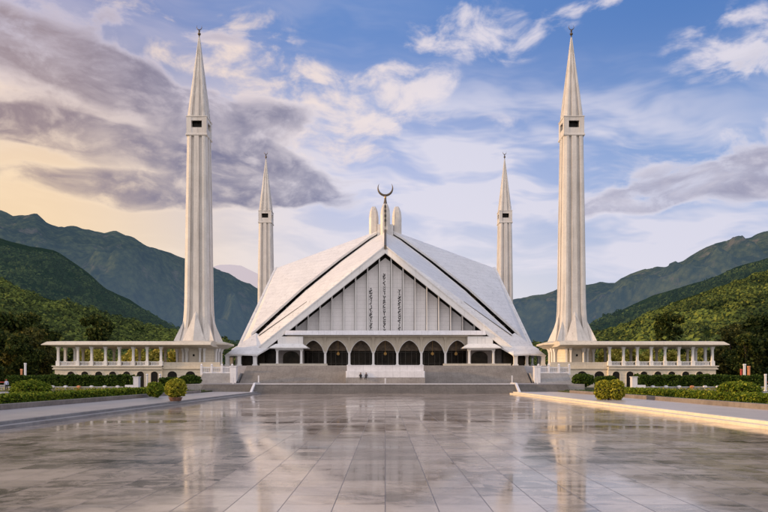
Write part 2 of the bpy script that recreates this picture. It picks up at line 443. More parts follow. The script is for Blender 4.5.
# marble platform block
pl = empty('marble_platform', (0, 126.5, 1.45)); tag(pl, 'long white marble platform in front of the central arches', 'platform')
k = MB(); k.box(-7.55, 7.55, 0, 6.5, -.2, 1.05); k.build('plinth', 'steps', pl)
k = MB(); k.box(-7.55, 7.55, .35, 6.2, 1.05, 2.35); k.box(-7.45, 7.45, .28, .34, 1.1, 2.3); k.build('lower_course', 'marble', pl, bevel=.02)
k = MB(); k.box(-7.35, 7.35, .75, 6.0, 2.35, 3.35); k.box(-7.42, 7.42, .68, 6.0, 3.35, 3.47); k.build('upper_course', 'marble', pl, bevel=.02)
# pillars/newels at ends of main stairs and low walls
for s in (-1, 1):
    nm = 'left' if s < 0 else 'right'
    k = MB(); cx = s*29.4
    k.box(cx-.6, cx+.6, 128.3, 129.5, 1.2, 4.6); k.rects([(.7, .7, 4.6), (.7, .7, 4.8)], cx, 128.9)
    tag(k.build('stair_pier', 'marble', bevel=.03), 'square white marble pier at the %s end of the main steps' % nm, 'pier')
    root = empty('marble_balustrade', (s*30.4, 132.6, 0)); tag(root, 'low white marble balustrade with posts %s of the main steps' % nm, 'balustrade')
    k = MB(); k.box(*sorted((0, s*6.4)), 0, .3, 3.2, 3.65); k.box(*sorted((0, s*6.4)), 0, .3, 4.45, 4.65)
    for i in range(26): k.box(*sorted((s*(.1+i*.245), s*(.2+i*.245))), .08, .22, 3.65, 4.45)
    k.build('railing', 'marble', root)
    for i in range(4):
        k = MB(); q = s*(.2+i*2.05); k.box(q-.2, q+.2, -.1, .45, 3.0, 4.85); k.rects([(.12,.12,4.85),(.22,.22,5.0),(.05,.05,5.3)], q, .17); k.build('post', 'marble', root)
    k = MB()
    for i in range(2):
        q = s*(21.4+i*4.3); k = MB(); k.box(q-.09, q+.09, 112.0, 112.2, 1.4, 2.9-.35*i)
        tag(k.build('handrail_post', 'marble'), 'thin white post %s on the %s side of the lower terrace' % (('nearer the middle', 'nearer the outer end')[i], nm), 'post')
    # plinth line in front of the arcade sides
    k = MB(); a, b_ = sorted((s*13.0, s*28.2)); k.box(a, b_, 149.0, 149.4, 4.9, 5.55); k.box(a, b_, 148.9, 149.5, 5.552, 5.65)
    tag(k.build('low_marble_wall', 'cream', bevel=.02), 'long low pale wall in front of the %s porch and outer arches' % nm, 'low wall')

# ------------------------------------------------------------------ prayer hall
hall = empty('prayer_hall', (0, YC, 0))
tag(hall, 'great white tent shaped prayer hall with folded triangular roof and pointed arch arcade', 'mosque')
GZ, GY = 33.4, 30.6
FX, FY, FZ = 29.3, 35.0, 8.9
VAL = [(0.9, 43.6, .15), (4.4, 40.7, .35), (12.0, 33.4, .6), (20.4, 24.7, .8), (31.2, 12.2, 1.0)]  # t, z, gap
def tent(k):
    R = Matrix.Rotation(k*PI/2, 4, 'Z')
    dz_ = -.45 if k % 2 == 0 else .60
    for s in (-1, 1):
        G = (s*.30, -GY, GZ); F = (s*FX, -FY, FZ); A = (s*.3, -1.2, 43.7)
        vals = [(s*(t-gp*.6), -(t+gp*.6), z_+dz_) for t, z_, gp in VAL]
        th = .55
        pts_top = [A] + vals
        mb = MB()
        # subdivided fan from G so folds stay crisp
        tris = [(G, pts_top[i], pts_top[i+1]) for i in range(len(pts_top)-1)] + [(G, vals[-1], F)]
        V_ = [G, A] + vals + [F]; n = len(V_)
        top = [tuple(p_) for p_ in V_]; bot = [(p_[0], p_[1], p_[2]-th) for p_ in V_]
        F_ = [(0, i, i+1) for i in range(1, n-1)] + [(n, n+i+1, n+i) for i in range(1, n-1)]
        F_ += [(i, n+i, n+(i+1)%n, (i+1)%n) for i in range(n)]
        mb.add(top+bot, F_, R)
        mb.build('roof_panel', 'roof', hall)
        # valley edge beam
        mb = MB()
        for i in range(len(vals)-1):
            p0 = Vector(vals[i]); p1 = Vector(vals[i+1]); o_ = Vector((s*.1, .1, 0))
            q = [p0-o_*.2+Vector((0,0,.14)), p1-o_*.2+Vector((0,0,.14)), p1+o_*.35+Vector((0,0,.14)), p0+o_*.35+Vector((0,0,.14))]
            mb.slab([tuple(v_) for v_ in q], .72, R)
        mb.build('valley_beam', 'white', hall)
        # narrow open joint along the lower half of the fold
        mb = MB(); Gv = Vector(G); Pv = Vector(vals[-1]); nn_ = Vector((0, -.25, .12))
        a_, b_ = Gv.lerp(Pv, .60), Gv.lerp(Pv, .97); up = Vector((0, 0, .05)); sd = Vector((-s*.05, -.22, -.06))
        mb.slab([tuple(a_+up), tuple(b_+up-sd*.6), tuple(b_+up+sd*1.3), tuple(a_+up+sd*.4)], .14, R)
        if k % 2 == 0: mb.build('roof_joint', 'bronze', hall)
        # raking fascia beam of the gable
        mb = MB()
        g0 = Vector((0, -GY-.35, GZ+.25)); f0 = Vector((s*(FX+.5), -FY-.45, FZ-.05))
        prof = [Vector((0,0,0)), Vector((0,.8,0)), Vector((0,.8,-1.75)), Vector((0,0,-1.75))]
        mb.loft([[tuple(g0+q) for q in prof], [tuple(f0+q) for q in prof]], True, R)
        mb.build('fascia_beam', 'white', hall)
        # second thin moulding over the fascia
        mb = MB(); prof = [Vector((0,-.18,.12)), Vector((0,.3,.12)), Vector((0,.3,-.22)), Vector((0,-.18,-.22))]
        mb.loft([[tuple(g0+q) for q in prof], [tuple(f0+q) for q in prof]], True, R)
        mb.build('fascia_moulding', 'roof', hall)
        # soffit lining seen from below
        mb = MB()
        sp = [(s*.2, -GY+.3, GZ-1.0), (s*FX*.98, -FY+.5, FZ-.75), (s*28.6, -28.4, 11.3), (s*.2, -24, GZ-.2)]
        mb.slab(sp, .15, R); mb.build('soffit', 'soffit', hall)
for k in range(4): tent(k)
# ridge finials: dark slot cover and joint along the front ridge
mb = MB()
mb.add([(-.28,-1.0,43.9),(.28,-1.0,43.9),(.28,-31.2,GZ-.6),(-.28,-31.2,GZ-.6),(-.28,-1.0,44.6),(.28,-1.0,44.6),(.28,-31.2,GZ+.35),(-.28,-31.2,GZ+.35)],
       [(0,1,2,3),(4,5,6,7),(0,1,5,4),(1,2,6,5),(2,3,7,6),(3,0,4,7)])
mb.build('ridge_joint', 'bronze', hall)
# valley infill: dark clerestory strip under each gap with short struts
for k in range(4):
    R = Matrix.Rotation(k*PI/2, 4, 'Z')
    mb = MB()
    for i in range(len(VAL)-1):
        a, b_ = VAL[i], VAL[i+1]
        pa = Vector((-a[0], -a[0], a[1]-1.3)); pb = Vector((-b_[0], -b_[0], b_[1]-1.3)); n_ = Vector((.7, -.7, 0))
        wA, wB = a[2]+.9, b_[2]+1.3
        mb.slab([tuple(pa-n_*wA), tuple(pb-n_*wB), tuple(pb+n_*wB), tuple(pa+n_*wA)], .3, R)
    mb.build('clerestory_glazing', 'glass', hall)
    for j in range(11):
        t = 7+j*2.1
        for i in range(len(VAL)-1):
            if VAL[i][0] <= t <= VAL[i+1][0]:
                q = (t-VAL[i][0])/(VAL[i+1][0]-VAL[i][0]); z_ = VAL[i][1]*(1-q)+VAL[i+1][1]*q
        T = R @ Matrix.Translation((-t, -t, z_)) @ Matrix.Rotation(-PI/4, 4, 'Z')
        mb = MB(); mb.box(-1.2, 1.2, -.09, .09, -1.5, -.75, T); mb.build('strut', 'brown', hall)
# corner skirts: low folded roofs over the entrance corners
for k in range(4):
    R = Matrix.Rotation(k*PI/2, 4, 'Z')
    P3 = (-30.6, -30.6, 13.1); E = (-36.4, -36.4, 7.75); E2 = (-28.9, -37.9, 7.75); E3 = (-37.9, -28.9, 7.75); I2 = (-25.8, -33.0, 10.2); I3 = (-33.0, -25.8, 10.2)
    Md = (-32.6, -37.2, 7.9); Md3 = (-37.2, -32.6, 7.9)
    pts = [P3, I2, E2, Md, E, Md3, E3, I3]
    mb = MB(); n = 8
    V_ = pts + [(p_[0], p_[1], p_[2]-.35) for p_ in pts]
    F_ = [(0,1,2), (0,2,3), (0,3,4), (0,4,5), (0,5,6), (0,6,7)]
    F_ += [tuple(i+8 for i in reversed(f)) for f in F_] + [(i, i+8, (i+1)%8+8, (i+1)%8) for i in range(8)]
    mb.add(V_, F_, R); mb.build('skirt_roof', 'roof', hall)
    for (cx, cy, r_) in ((-29.6, -36.6, .42), (-33.2, -36.4, .38), (-36.0, -36.0, .42), (-36.6, -29.6, .42), (-34.6, -32.6, .3)):
        mb = MB(); mb.rects([(r_*1.35, r_*1.35, 4.9), (r_*1.35, r_*1.35, 5.5), (r_, r_, 5.55), (r_, r_, 7.2), (r_*1.5, r_*1.5, 7.6)], cx, cy, R)
        mb.build('pier', 'white', hall)
    mb = MB(); mb.box(-33.4, -28.0, -33.6, -27.5, 4.9, 9.0, R); mb.box(-29, -24.5, -31.6, -27.5, 4.9, 9.0, R); mb.build('corner_lobby', 'glass', hall)
# gable walls (front one detailed, same on all four)
WY = -29.0
def ztop(x_): return 44.2-.786*abs(x_)-.353*29.0-1.7
for k in range(4):
    R = Matrix.Rotation(k*PI/2, 4, 'Z')
    mx = [2.83*(i+.5)*1.0 for i in range(0, 9)]
    xs = sorted([-v_ for v_ in mx] + mx)
    xs = [-24.5] + [x_ for x_ in xs if abs(x_) < 24] + [24.5]
    mb = MB()
    for i in range(len(xs)-1):
        a, b_ = xs[i]+.17, xs[i+1]-.27
        za, zb = ztop(a)-1.15, ztop(b_)-1.15
        if a*b_ < 0:
            mb.add([(a,WY,12.8),(0,WY,12.8),(b_,WY,12.8),(b_,WY,zb),(0,WY,ztop(0)-1.15),(a,WY,za),
                    (a,WY+.3,12.8),(0,WY+.3,12.8),(b_,WY+.3,12.8),(b_,WY+.3,zb),(0,WY+.3,ztop(0)-1.15),(a,WY+.3,za)],
                   [(0,1,4,5),(1,2,3,4),(11,10,7,6),(10,9,8,7),(2,8,9,3),(0,5,11,6),(5,4,10,11),(4,3,9,10)], R)
        elif min(za, zb) > 13.0:
            mb.add([(a,WY,12.8),(b_,WY,12.8),(b_,WY,zb),(a,WY,za),(a,WY+.3,12.8),(b_,WY+.3,12.8),(b_,WY+.3,zb),(a,WY+.3,za)],
                   [(0,1,2,3),(7,6,5,4),(1,5,6,2),(0,3,7,4),(3,2,6,7)], R)
    mb.build('gable_wall', 'wall', hall)
    mb = MB()
    mb.add([(-26, WY+.55, 10), (26, WY+.55, 10), (26, WY+.55, ztop(26)+.6), (0, WY+.55, ztop(0)+1.2), (-26, WY+.55, ztop(26)+.6)], [(0,1,2,3,4)], R)
    mb.build('gable_glazing', 'dark', hall)
    for x_ in xs[1:-1]:
        mb = MB(); zt = ztop(x_)+.35
        mb.box(x_-.15, x_+.15, WY-.75, WY+.5, 12.7, zt, R); mb.box(x_-.06, x_+.06, WY-1.0, WY-.752, 12.7, zt-.2, R)
        mb.build('mullion', 'white', hall)
    # projecting canopy slab
    mb = MB(); mb.loft([[(-23.1,-35.3,12.3),(23.1,-35.3,12.3),(23.1,-28,12.25),(-23.1,-28,12.25)],
                        [(-23.0,-34.6,13.35),(23.0,-34.6,13.35),(22.7,-28,13.7),(-22.7,-28,13.7)]], True, R)
    mb.build('canopy_slab', 'marble', hall, bevel=.03)
    mb = MB(); mb.box(-22.6, 22.6, -34.2, -29, 12.0, 12.26, R); mb.build('canopy_bed', 'cream', hall)
    # arcade
    bay, hw, spr, apex, top = 5.62, 2.40, 8.5, 11.15, 12.02
    AY = -32.4
    mb = MB()
    for i in range(-3, 4):
        cx = i*bay; n = 14; arc = []
        for j in range(n+1):
            u_ = -1+2*j/n; xx = cx+u_*hw
            au = abs(u_)
            zz = spr+(apex-spr)*(1-au**1.75)**.72 if au < 1 else spr
            zz = zz - .12*(1-au)*0
            arc.append((xx, zz))
        arc[n//2] = (cx, apex+.12)
        outl = [(cx-bay/2, spr-.0)] + arc + [(cx+bay/2, spr)]
        for (y0_, y1_) in ((AY, AY+.55),):
            for j in range(len(outl)-1):
                (xa, za), (xb, zb) = outl[j], outl[j+1]
                mb.add([(xa,y0_,za),(xb,y0_,zb),(xb,y0_,top),(xa,y0_,top),(xa,y1_,za),(xb,y1_,zb),(xb,y1_,top),(xa,y1_,top)],
                       [(0,1,2,3),(7,6,5,4),(0,4,5,1)], R)
    mb.build('arcade_wall', 'cream', hall)
    # raised ribs round each arch + columns
    for i in range(-4, 4):
        cx = (i+.5)*bay
        mb = MB()
        mb.rects([(.46,.46,5.0),(.46,.46,5.5),(.27,.27,5.6),(.24,.24,8.1),(.40,.40,8.48),(.40,.40,8.56)], cx, AY+.27, R)
        mb.build('column', 'white', hall)
        mb = MB(); mb.rects([(.14,.12,8.56),(.16,.2,11.0),(.45,.5,12.0)], cx, AY-.1, R); mb.build('bracket', 'cream', hall)
    for i in range(-3, 4):
        cx = i*bay; pts = []
        for j in range(17):
            u_ = -1+2*j/16; au = abs(u_)
            pts.append((cx+u_*(hw+.08), AY-.04, (spr+(apex+.1-spr)*(1-au**1.75)**.72) if au < 1 else spr))
        mb = MB(); mb.tube([tuple(R @ Vector(p_)) for p_ in pts], .09, 5); mb.build('arch_moulding', 'white', hall)
    # interior behind arches
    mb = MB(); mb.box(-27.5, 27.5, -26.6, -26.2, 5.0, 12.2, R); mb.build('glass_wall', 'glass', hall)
    mb = MB(); mb.box(-27, 27, -32, -26.6, 11.75, 11.98, R); mb.build('ceiling', 'soffit', hall)
    for i in range(-3, 4):
        cx = i*bay
        mb = MB()
        for q in (-1.9, -.75, .75, 1.9): mb.box(cx+q-.06, cx+q+.06, -26.9, -26.62, 5.0, 10.6, R)
        mb.box(cx-2.3, cx+2.3, -26.88, -26.63, 8.55, 8.7, R); mb.box(cx-2.3, cx+2.3, -26.88, -26.63, 5.9, 5.97, R)
        mb.build('door_frame', 'door', hall)
        mb = MB(); mb.box(cx-2.4, cx+2.4, -28.6, -28.5, 8.9, 11.7, R); mb.build('tympanum', 'tympanum', hall)
        mb = MB(); mb.lathe([(.03,8.6),(.25,8.5),(.4,8.15),(.25,7.9),(.04,7.8)], cx, -29.2, 10, R); mb.tube([tuple(R @ Vector((cx,-29.2,8.5))), tuple(R @ Vector((cx,-29.2,11.8)))], .03, 4)
        if i in (-2, 0, 2, 3): mb.build('hanging_lantern', 'amber', hall)
    # outer end walls below the rake
    for s in (-1, 1):
        a, b_ = sorted((s*19.72, s*28.9))
        mb = MB(); e = s*28.9; i_ = s*19.72
        y_ = -30.6
        mb.add([(i_, y_, 5.0), (e, y_, 5.0), (e, y_, 8.2), (s*23.9, y_, 12.2), (i_, y_, 12.2)], [(0,1,2,3,4)], R)
        mb.build('end_wall', 'brown', hall)
        mb = MB()
        for q in range(5): mb.box(s*(27.9-q*1.6)-.06, s*(27.9-q*1.6)+.06, y_-.12, y_-.005, 5.0, 8.4+q*.9, R)
        mb.build('end_wall_bars', 'door', hall)
        # porch: little hipped canopy on columns with a dark arched door
        pc = s*21.9
        mb = MB(); mb.rects([(4.25,2.6,9.15),(4.25,2.6,9.4),(3.1,1.7,10.15),(2.95,1.6,10.2)], pc, -34.8, R)
        mb.build('porch_roof', 'white', hall)
        mb = MB(); mb.box(pc-2.9, pc+2.9, -34.6, -31, 10.0, 12.0, R); mb.build('porch_attic', 'white', hall)
        mb = MB(); mb.box(pc-3.2, pc+3.2, -36.2, -35.9, 8.75, 9.15, R); mb.build('porch_beam', 'white', hall)
        for q in (-2.75, 2.75):
            mb = MB(); mb.rects([(.4,.4,5.0),(.4,.4,5.7),(.24,.24,5.8),(.22,.22,8.4),(.36,.36,8.76)], pc+q, -36.05, R); mb.build('porch_column', 'white', hall)
        mb = MB(); n = 12; arc = [(pc-1.9, 5.0)] + [(pc-1.9*math.cos(PI*j/n), 7.3+1.3*math.sin(PI*j/n)) for j in range(n+1)] + [(pc+1.9, 5.0)]
        mb.add([(a_, -33.1, b2) for a_, b2 in arc], [tuple(range(len(arc)))], R); mb.build('porch_door', 'glass', hall)
        mb = MB(); mb.box(pc-3, pc+3, -33.0, -32.8, 5.0, 9.2, R); mb.build('porch_wall', 'brown', hall)
# calligraphy strips on the front gable: abstract brush marks one above another
rr = random.Random(3)
def marks(xc, z0, z1, w_):
    mb = MB(); z_ = z1
    while z_ > z0:
        h_ = rr.uniform(.35, .75)
        kind = rr.random()
        if kind < .35:
            pts = [(xc+w_*math.sin(t*2.6+1)*.5, WY-.03, z_-h_*t/2) for t in (0, .5, 1, 1.5, 2)]
        elif kind < .7:
            pts = [(xc-w_*.5, WY-.03, z_), (xc-w_*.1, WY-.03, z_-h_*.7), (xc+w_*.4, WY-.03, z_-h_*.5), (xc+w_*.5, WY-.03, z_-h_*.1)]
        else:
            pts = [(xc+rr.uniform(-.2,.2)*w_, WY-.03, z_), (xc+rr.uniform(-.3,.3)*w_, WY-.03, z_-h_*.8)]
        mb.tube(pts, [.07]+[rr.uniform(.10,.15)]*(len(pts)-2)+[.06] if len(pts) > 2 else [.12, .08], 5)
        if rr.random() < .5:
            q = rr.choice((-1, 1))*w_*.6; mb.box(xc+q-.07, xc+q+.07, WY-.06, WY-.01, z_-h_*.5-.07, z_-h_*.5+.07)
        z_ -= h_*.85+rr.uniform(.02, .12)
    mb.build('calligraphy', 'ink', hall)
marks(-.25, 13.7, 27.4, .5); marks(-3.45, 13.7, 23.9, .55); marks(3.35, 13.7, 23.6, .55)
mb = MB(); mb.box(.45, .56, WY-.08, WY-.003, 12.9, ztop(0)-1.8); mb.build('wall_rib', 'wall', hall)
# four blunt spires at the crown and the crescent
for k in range(4):
    R = Matrix.Rotation(k*PI/2, 4, 'Z')
    mb = MB()
    pr = [(1.32, 36), (1.32, 47.6), (1.12, 49.2), (.78, 50.2), (.50, 50.7)]
    rings = []
    for r_, z_ in pr:
        rings.append([(r_*a_, -3.25+r_*b2, z_) for a_, b2 in ((-1,-.55),(-.55,-1),(-.12,-1),(-.12,-.86),(.12,-.86),(.12,-1),(.55,-1),(1,-.55),(1,.55),(.55,1),(-.55,1),(-1,.55))])
    mb.loft(rings, True, R)
    mb.build('crown_spire', 'minaret', hall)
mb = MB(); mb.box(-2.2, 2.2, -2.2, 2.2, 38, 45.3); mb.build('crown_base', 'roof', hall)
def crescent(R_, th, n=28, open_=60):
    mb = MB(); rings = []
    a0, a1 = math.radians(90+open_*.55), math.radians(450-open_*.55)
    for i in range(n+1):
        t = i/n; a = a0+(a1-a0)*t; wd = max(.02, th*math.sin(PI*t)**.8)
        rc = R_-wd*.5
        c_ = Vector((math.cos(a)*rc, 0, math.sin(a)*rc)); e = Vector((math.cos(a), 0, math.sin(a)))
        d = wd*.5
        rings.append([tuple(c_+e*d), tuple(c_+Vector((0, d*.6, 0))), tuple(c_-e*d), tuple(c_-Vector((0, d*.6, 0)))])
    mb.loft(rings); return mb
fin = MB(); fin.lathe([(.60, 50.5), (.42, 51.2), (.24, 52.4), (.16, 53.2)], 0, -3.25, 12)
fo = fin.build('finial_stand', 'bronze', hall)
cr = crescent(2.2, .66, open_=92).build('crescent', 'bronze', fo); cr.location = (0, -3.25, 54.95)
fin = MB(); fin.lathe([(.06, 52.2), (.33, 52.35), (.33, 52.6), (.06, 52.8)], 0, -3.25, 12); fin.build('finial_knob', 'amber', fo)
fin = MB(); fin.box(-.15, .15, -4.78, -4.5, 44.3, 50.2); fin.build('finial_rod', 'bronze', fo)
for z_ in (45.5, 46.8, 48.1, 49.3):
    fin = MB(); fin.box(-.26, .26, -4.9, -4.6, z_, z_+.6); fin.build('finial_stud', 'ink', fo)

# ------------------------------------------------------------------ minarets
def minaret():
    r = empty('minaret', (0, 0, 0))
    def sect(hw_, z_, fl=1.0):
        c_ = .30*hw_      # corner chamfer
        P_ = []
        for q in range(4):
            a = q*PI/2; ca, sa = math.cos(a), math.sin(a)
            pts = [(-hw_+c_, -hw_), (-hw_*.52, -hw_), (-hw_*.49, -hw_*(1-.2*fl)), (-hw_*.26, -hw_*(1-.2*fl)), (-hw_*.23, -hw_*(1+.02*fl)),
                   (hw_*.23, -hw_*(1+.02*fl)), (hw_*.26, -hw_*(1-.2*fl)), (hw_*.49, -hw_*(1-.2*fl)), (hw_*.52, -hw_), (hw_-c_, -hw_), (hw_-c_*.42, -hw_+c_*.42*.25)]
            P_ += [(x_*ca-y_*sa, x_*sa+y_*ca, z_) for x_, y_ in pts]
        return P_
    mb = MB()
    prof = [(3.95, 10.4), (3.55, 11.6), (3.12, 13.2), (2.86, 15.2), (2.72, 17.5), (2.66, 20), (2.48, 36), (2.2, 55.2)]
    mb.loft([sect(a, z_) for a, z_ in prof]); mb.build('shaft', 'minaret', r)
    # triangular pleats flaring at the foot of each face
    for q in range(4):
        R = Matrix.Rotation(q*PI/2, 4, 'Z'); mb = MB()
        mb.add([(-2.4,-4.15,10.4),(2.4,-4.15,10.4),(0,-4.75,10.4),(0,-2.70,17.2),(-1.9,-3.3,10.4),(1.9,-3.3,10.4)], [(0,2,3),(2,1,3),(0,3,4),(1,5,3),(0,4,5,1,2)], R)
        mb.build('pleat', 'minaret', r)
        mb = MB()
        mb.add([(-4.3,-4.3,10.4),(-3.1,-4.0,10.4),(-2.35,-2.35,15.6),(-4.0,-3.1,10.4)], [(0,1,2),(0,2,3),(0,3,1),(1,3,2)], R)
        mb.build('corner_pleat', 'minaret', r)
    mb = MB(); mb.rects([(2.3,2.3,55.2),(2.36,2.36,55.4),(2.3,2.3,55.7)]); mb.build('band', 'minaret', r, bevel=.05)
    # belfry: four corner posts, lintel, dark core
    mb = MB()
    for sx in (-1, 1):
        for sy in (-1, 1): mb.box(min(sx*1.15, sx*2.2), max(sx*1.15, sx*2.2), min(sy*1.15, sy*2.2), max(sy*1.15, sy*2.2), 55.7, 59.3)
    for q in range(4):
        R = Matrix.Rotation(q*PI/2, 4, 'Z')
        mb.box(-1.149, 1.149, -2.15, -1.85, 55.7, 57.0, R); mb.box(-1.149, 1.149, -2.15, -1.85, 58.5, 59.3, R)
    mb.build('balcony', 'minaret', r)
    mb = MB(); mb.box(-1.1, 1.1, -1.1, 1.1, 55.7, 59.3); mb.build('balcony_core', 'dark', r)
    mb = MB(); mb.rects([(2.28,2.28,59.3),(2.28,2.28,59.5)]); mb.build('lintel', 'minaret', r)
    mb = MB(); mb.loft([sect(2.14, 59.5, .9), sect(1.62, 64.5, .9), sect(.72, 72.5, .9), sect(.16, 77.6, .9)]); mb.build('spire', 'minaret', r)
    mb = MB(); mb.lathe([(.14,77.4),(.1,78.0),(.34,78.3),(.34,78.5),(.09,78.8),(.22,79.05),(.09,79.3)], 0, 0, 10)
    f_ = mb.build('finial', 'bronze', r)
    c_ = crescent(.62, .2, 20, 80).build('crescent', 'bronze', f_); c_.location = (0, 0, 79.85)
    # pavilion round the foot: octagonal drum, engaged piers, flaring slab
    def octo(a, z_): return [(a*x_, a*y_, z_) for x_, y_ in ((-1,-.5),(-.5,-1),(.5,-1),(1,-.5),(1,.5),(.5,1),(-.5,1),(-1,.5))]
    mb = MB(); mb.loft([octo(4.1, 4.9), octo(4.1, 9.1)]); mb.build('drum', 'podium', r)
    mb = MB(); mb.loft([octo(4.6, 8.7), octo(6.5, 9.45), octo(6.9, 9.6), octo(6.9, 9.95), octo(5.5, 10.35), octo(3.5, 10.5)]); mb.build('flaring_slab', 'cream', r)
    for q in range(8):
        a = q*PI/4+PI/8; R = Matrix.Rotation(a, 4, 'Z')
        for dq in (-.45, .45):
            mb = MB(); mb.rects([(.3,.26,4.95),(.3,.26,5.6),(.2,.18,5.7),(.2,.18,7.9),(.34,.5,8.9)], dq+.0, -4.75, R); mb.build('pier', 'white', r)
    for q in range(4):
        R = Matrix.Rotation(q*PI/2, 4, 'Z'); mb = MB()
        mb.box(-1.6, 1.6, -4.2, -4.1, 5.2, 8.4, R); mb.box(-.28, .28, -4.26, -4.2, 7.0, 7.6, R); po = mb.build('niche', 'cream', r)
        mb = MB(); mb.box(-.2, .2, -4.28, -4.262, 7.06, 7.54, R); mb.build('vent', 'dark', r)
    mb = MB(); mb.box(-6.5, 6.5, -7.4, 7.0, .3, 4.3); mb.box(-6.8, 6.8, -7.7, 7.0, 4.3, 4.6); mb.box(-6.6, 6.6, -7.5, 7.0, 4.6, 5.02)
    mb.build('podium', 'podium', r)
    for ax in (-3.6, 0.2, 3.8):
        mb = MB(); n = 10
        arc = [(ax-1.0, .5)] + [(ax-1.0*math.cos(PI*j/n), 3.0+.85*math.sin(PI*j/n)) for j in range(n+1)] + [(ax+1.0, .5)]
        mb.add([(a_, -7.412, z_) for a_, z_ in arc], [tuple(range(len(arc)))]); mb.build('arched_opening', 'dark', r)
    # parapet on podium
    mb = MB(); mb.box(-6.4, 6.4, -7.3, -7.1, 5.02, 5.75); mb.build('parapet', 'cream', r)
    return r
mn = minaret()
labs = ['tall near minaret left of the prayer hall rising above the left colonnade', 'tall near minaret right of the prayer hall with its left edge lit golden',
        'farther left minaret half hidden behind the roof of the prayer hall', 'farther right minaret half hidden behind the roof of the prayer hall']
for i, (x_, y_) in enumerate(((-41.07, 146.6), (41.07, 146.6), (-41.07, 228.6), (41.07, 228.6))):
    o = mn if i == 0 else copy_tree(mn)
    o.location = (x_, y_, 0); tag(o, labs[i], 'minaret', 'four minarets round the prayer hall')

# ------------------------------------------------------------------ colonnades
def colonnade():
    r = empty('colonnade', (0, 0, 0))     # built on the +X side, mirrored by rotation + copied mesh for the left
    x0, x1, yf, yb = 46.5, 68.9, 138.6, 150.6
    mb = MB(); mb.box(x0, x1, yf-.2, yb+1, .2, 4.2); mb.build('podium_wall', 'podium', r)
    mb = MB(); mb.box(x0, x1+.35, yf-.55, yb+1, 4.2, 4.42); mb.box(x0, x1+.2, yf-.4, yb+1, 4.42, 5.0); mb.box(x0, x1+.45, yf-.65, yb+1, 4.78, 4.99); mb.build('cornice', 'cream', r, bevel=.02)
    mb = MB()   # roof slab with knife edge cantilever
    def ring(i_, z_): return [(36, yf-1.8+i_, z_), (x1+2.1-i_*1.3, yf-1.8+i_, z_), (x1+2.1-i_*1.3, yb+2-i_, z_), (36, yb+2-i_, z_)]
    mb.loft([ring(2.2, 9.0), ring(.2, 9.2), ring(0, 9.26), ring(.05, 9.40), ring(.7, 9.98), ring(2.4, 10.15)]); mb.build('roof', 'cream', r)
    xs_ = [x1-.5] + [x1-4.6-i*2.9 for i in range(7)]
    n = 0
    for rowy in (yf+.3, yb-.3):
        for x_ in (xs_ if rowy < 145 else xs_[::2]):
            mb = MB(); a_ = .23
            mb.rects([(.38,.38,5.0),(.38,.38,5.95),(a_,a_,6.05),(a_*.92,a_*.92,8.2),(a_*1.05,a_*1.05,8.4),(.42,.40,8.97)], x_, rowy); mb.build('column', 'white' if rowy < 145 else 'cream', r)
    for y_ in (142.0, 146.4):
        mb = MB(); mb.rects([(.48,.48,5.0),(.48,.48,5.95),(.26,.26,6.05),(.24,.24,8.4),(.40,.42,8.97)], x1-.5, y_); mb.build('column', 'white', r)
    # balustrade
    mb = MB()
    for (a_, b_) in zip(xs_[1:]+[x0], xs_[:]):
        mb.box(a_+.482, b_-.482, yf+.2, yf+.4, 5.72, 5.88); mb.box(a_+.482, b_-.482, yf+.2, yf+.4, 5.0, 5.15)
        q = a_+.7
        while q < b_-.6:
            mb.box(q-.07, q+.07, yf+.23, yf+.37, 5.15, 5.72); q += .32
    for y_ in (yf+.3+.5+i*.32 for i in range(36)): mb.box(x1-.57, x1-.43, y_-.07, y_+.07, 5.15, 5.72)
    mb.box(x1-.6, x1-.4, yf+.8, yb-.8, 5.72, 5.88)
    mb.build('balustrade', 'white', r)
    mb = MB(); mb.box(x0, x1-.2, yb, yb+.3, 5.0, 5.9); mb.build('rear_parapet', 'cream', r)
    # arched openings low in the podium wall
    for i in range(7):
        cx = x1-3.4-i*2.9; mb = MB(); nn = 10; rr_ = .8
        arc = [(cx-rr_, .5)] + [(cx-rr_*math.cos(PI*j/nn), 3.15+.7*math.sin(PI*j/nn)) for j in range(nn+1)] + [(cx+rr_, .5)]
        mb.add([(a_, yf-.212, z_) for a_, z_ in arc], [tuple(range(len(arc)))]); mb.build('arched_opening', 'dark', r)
        mb = MB(); mb.tube([(a_, yf-.22, z_) for a_, z_ in arc], .08, 5); mb.build('arch_surround', 'cream', r)
    return r
cR = colonnade(); tag(cR, 'open white colonnade on an arched podium running right from the right minaret', 'colonnade', 'colonnades either side of the hall')
cL = copy_tree(cR); tag(cL, 'open white colonnade on an arched podium running left from the left minaret', 'colonnade')
for ch in kids(cL):                      # mirrored twin: flip the mesh data, not the object scale
    me = ch.data.copy(); me.transform(Matrix.Scale(-1, 4, (1, 0, 0))); me.flip_normals(); ch.data = me

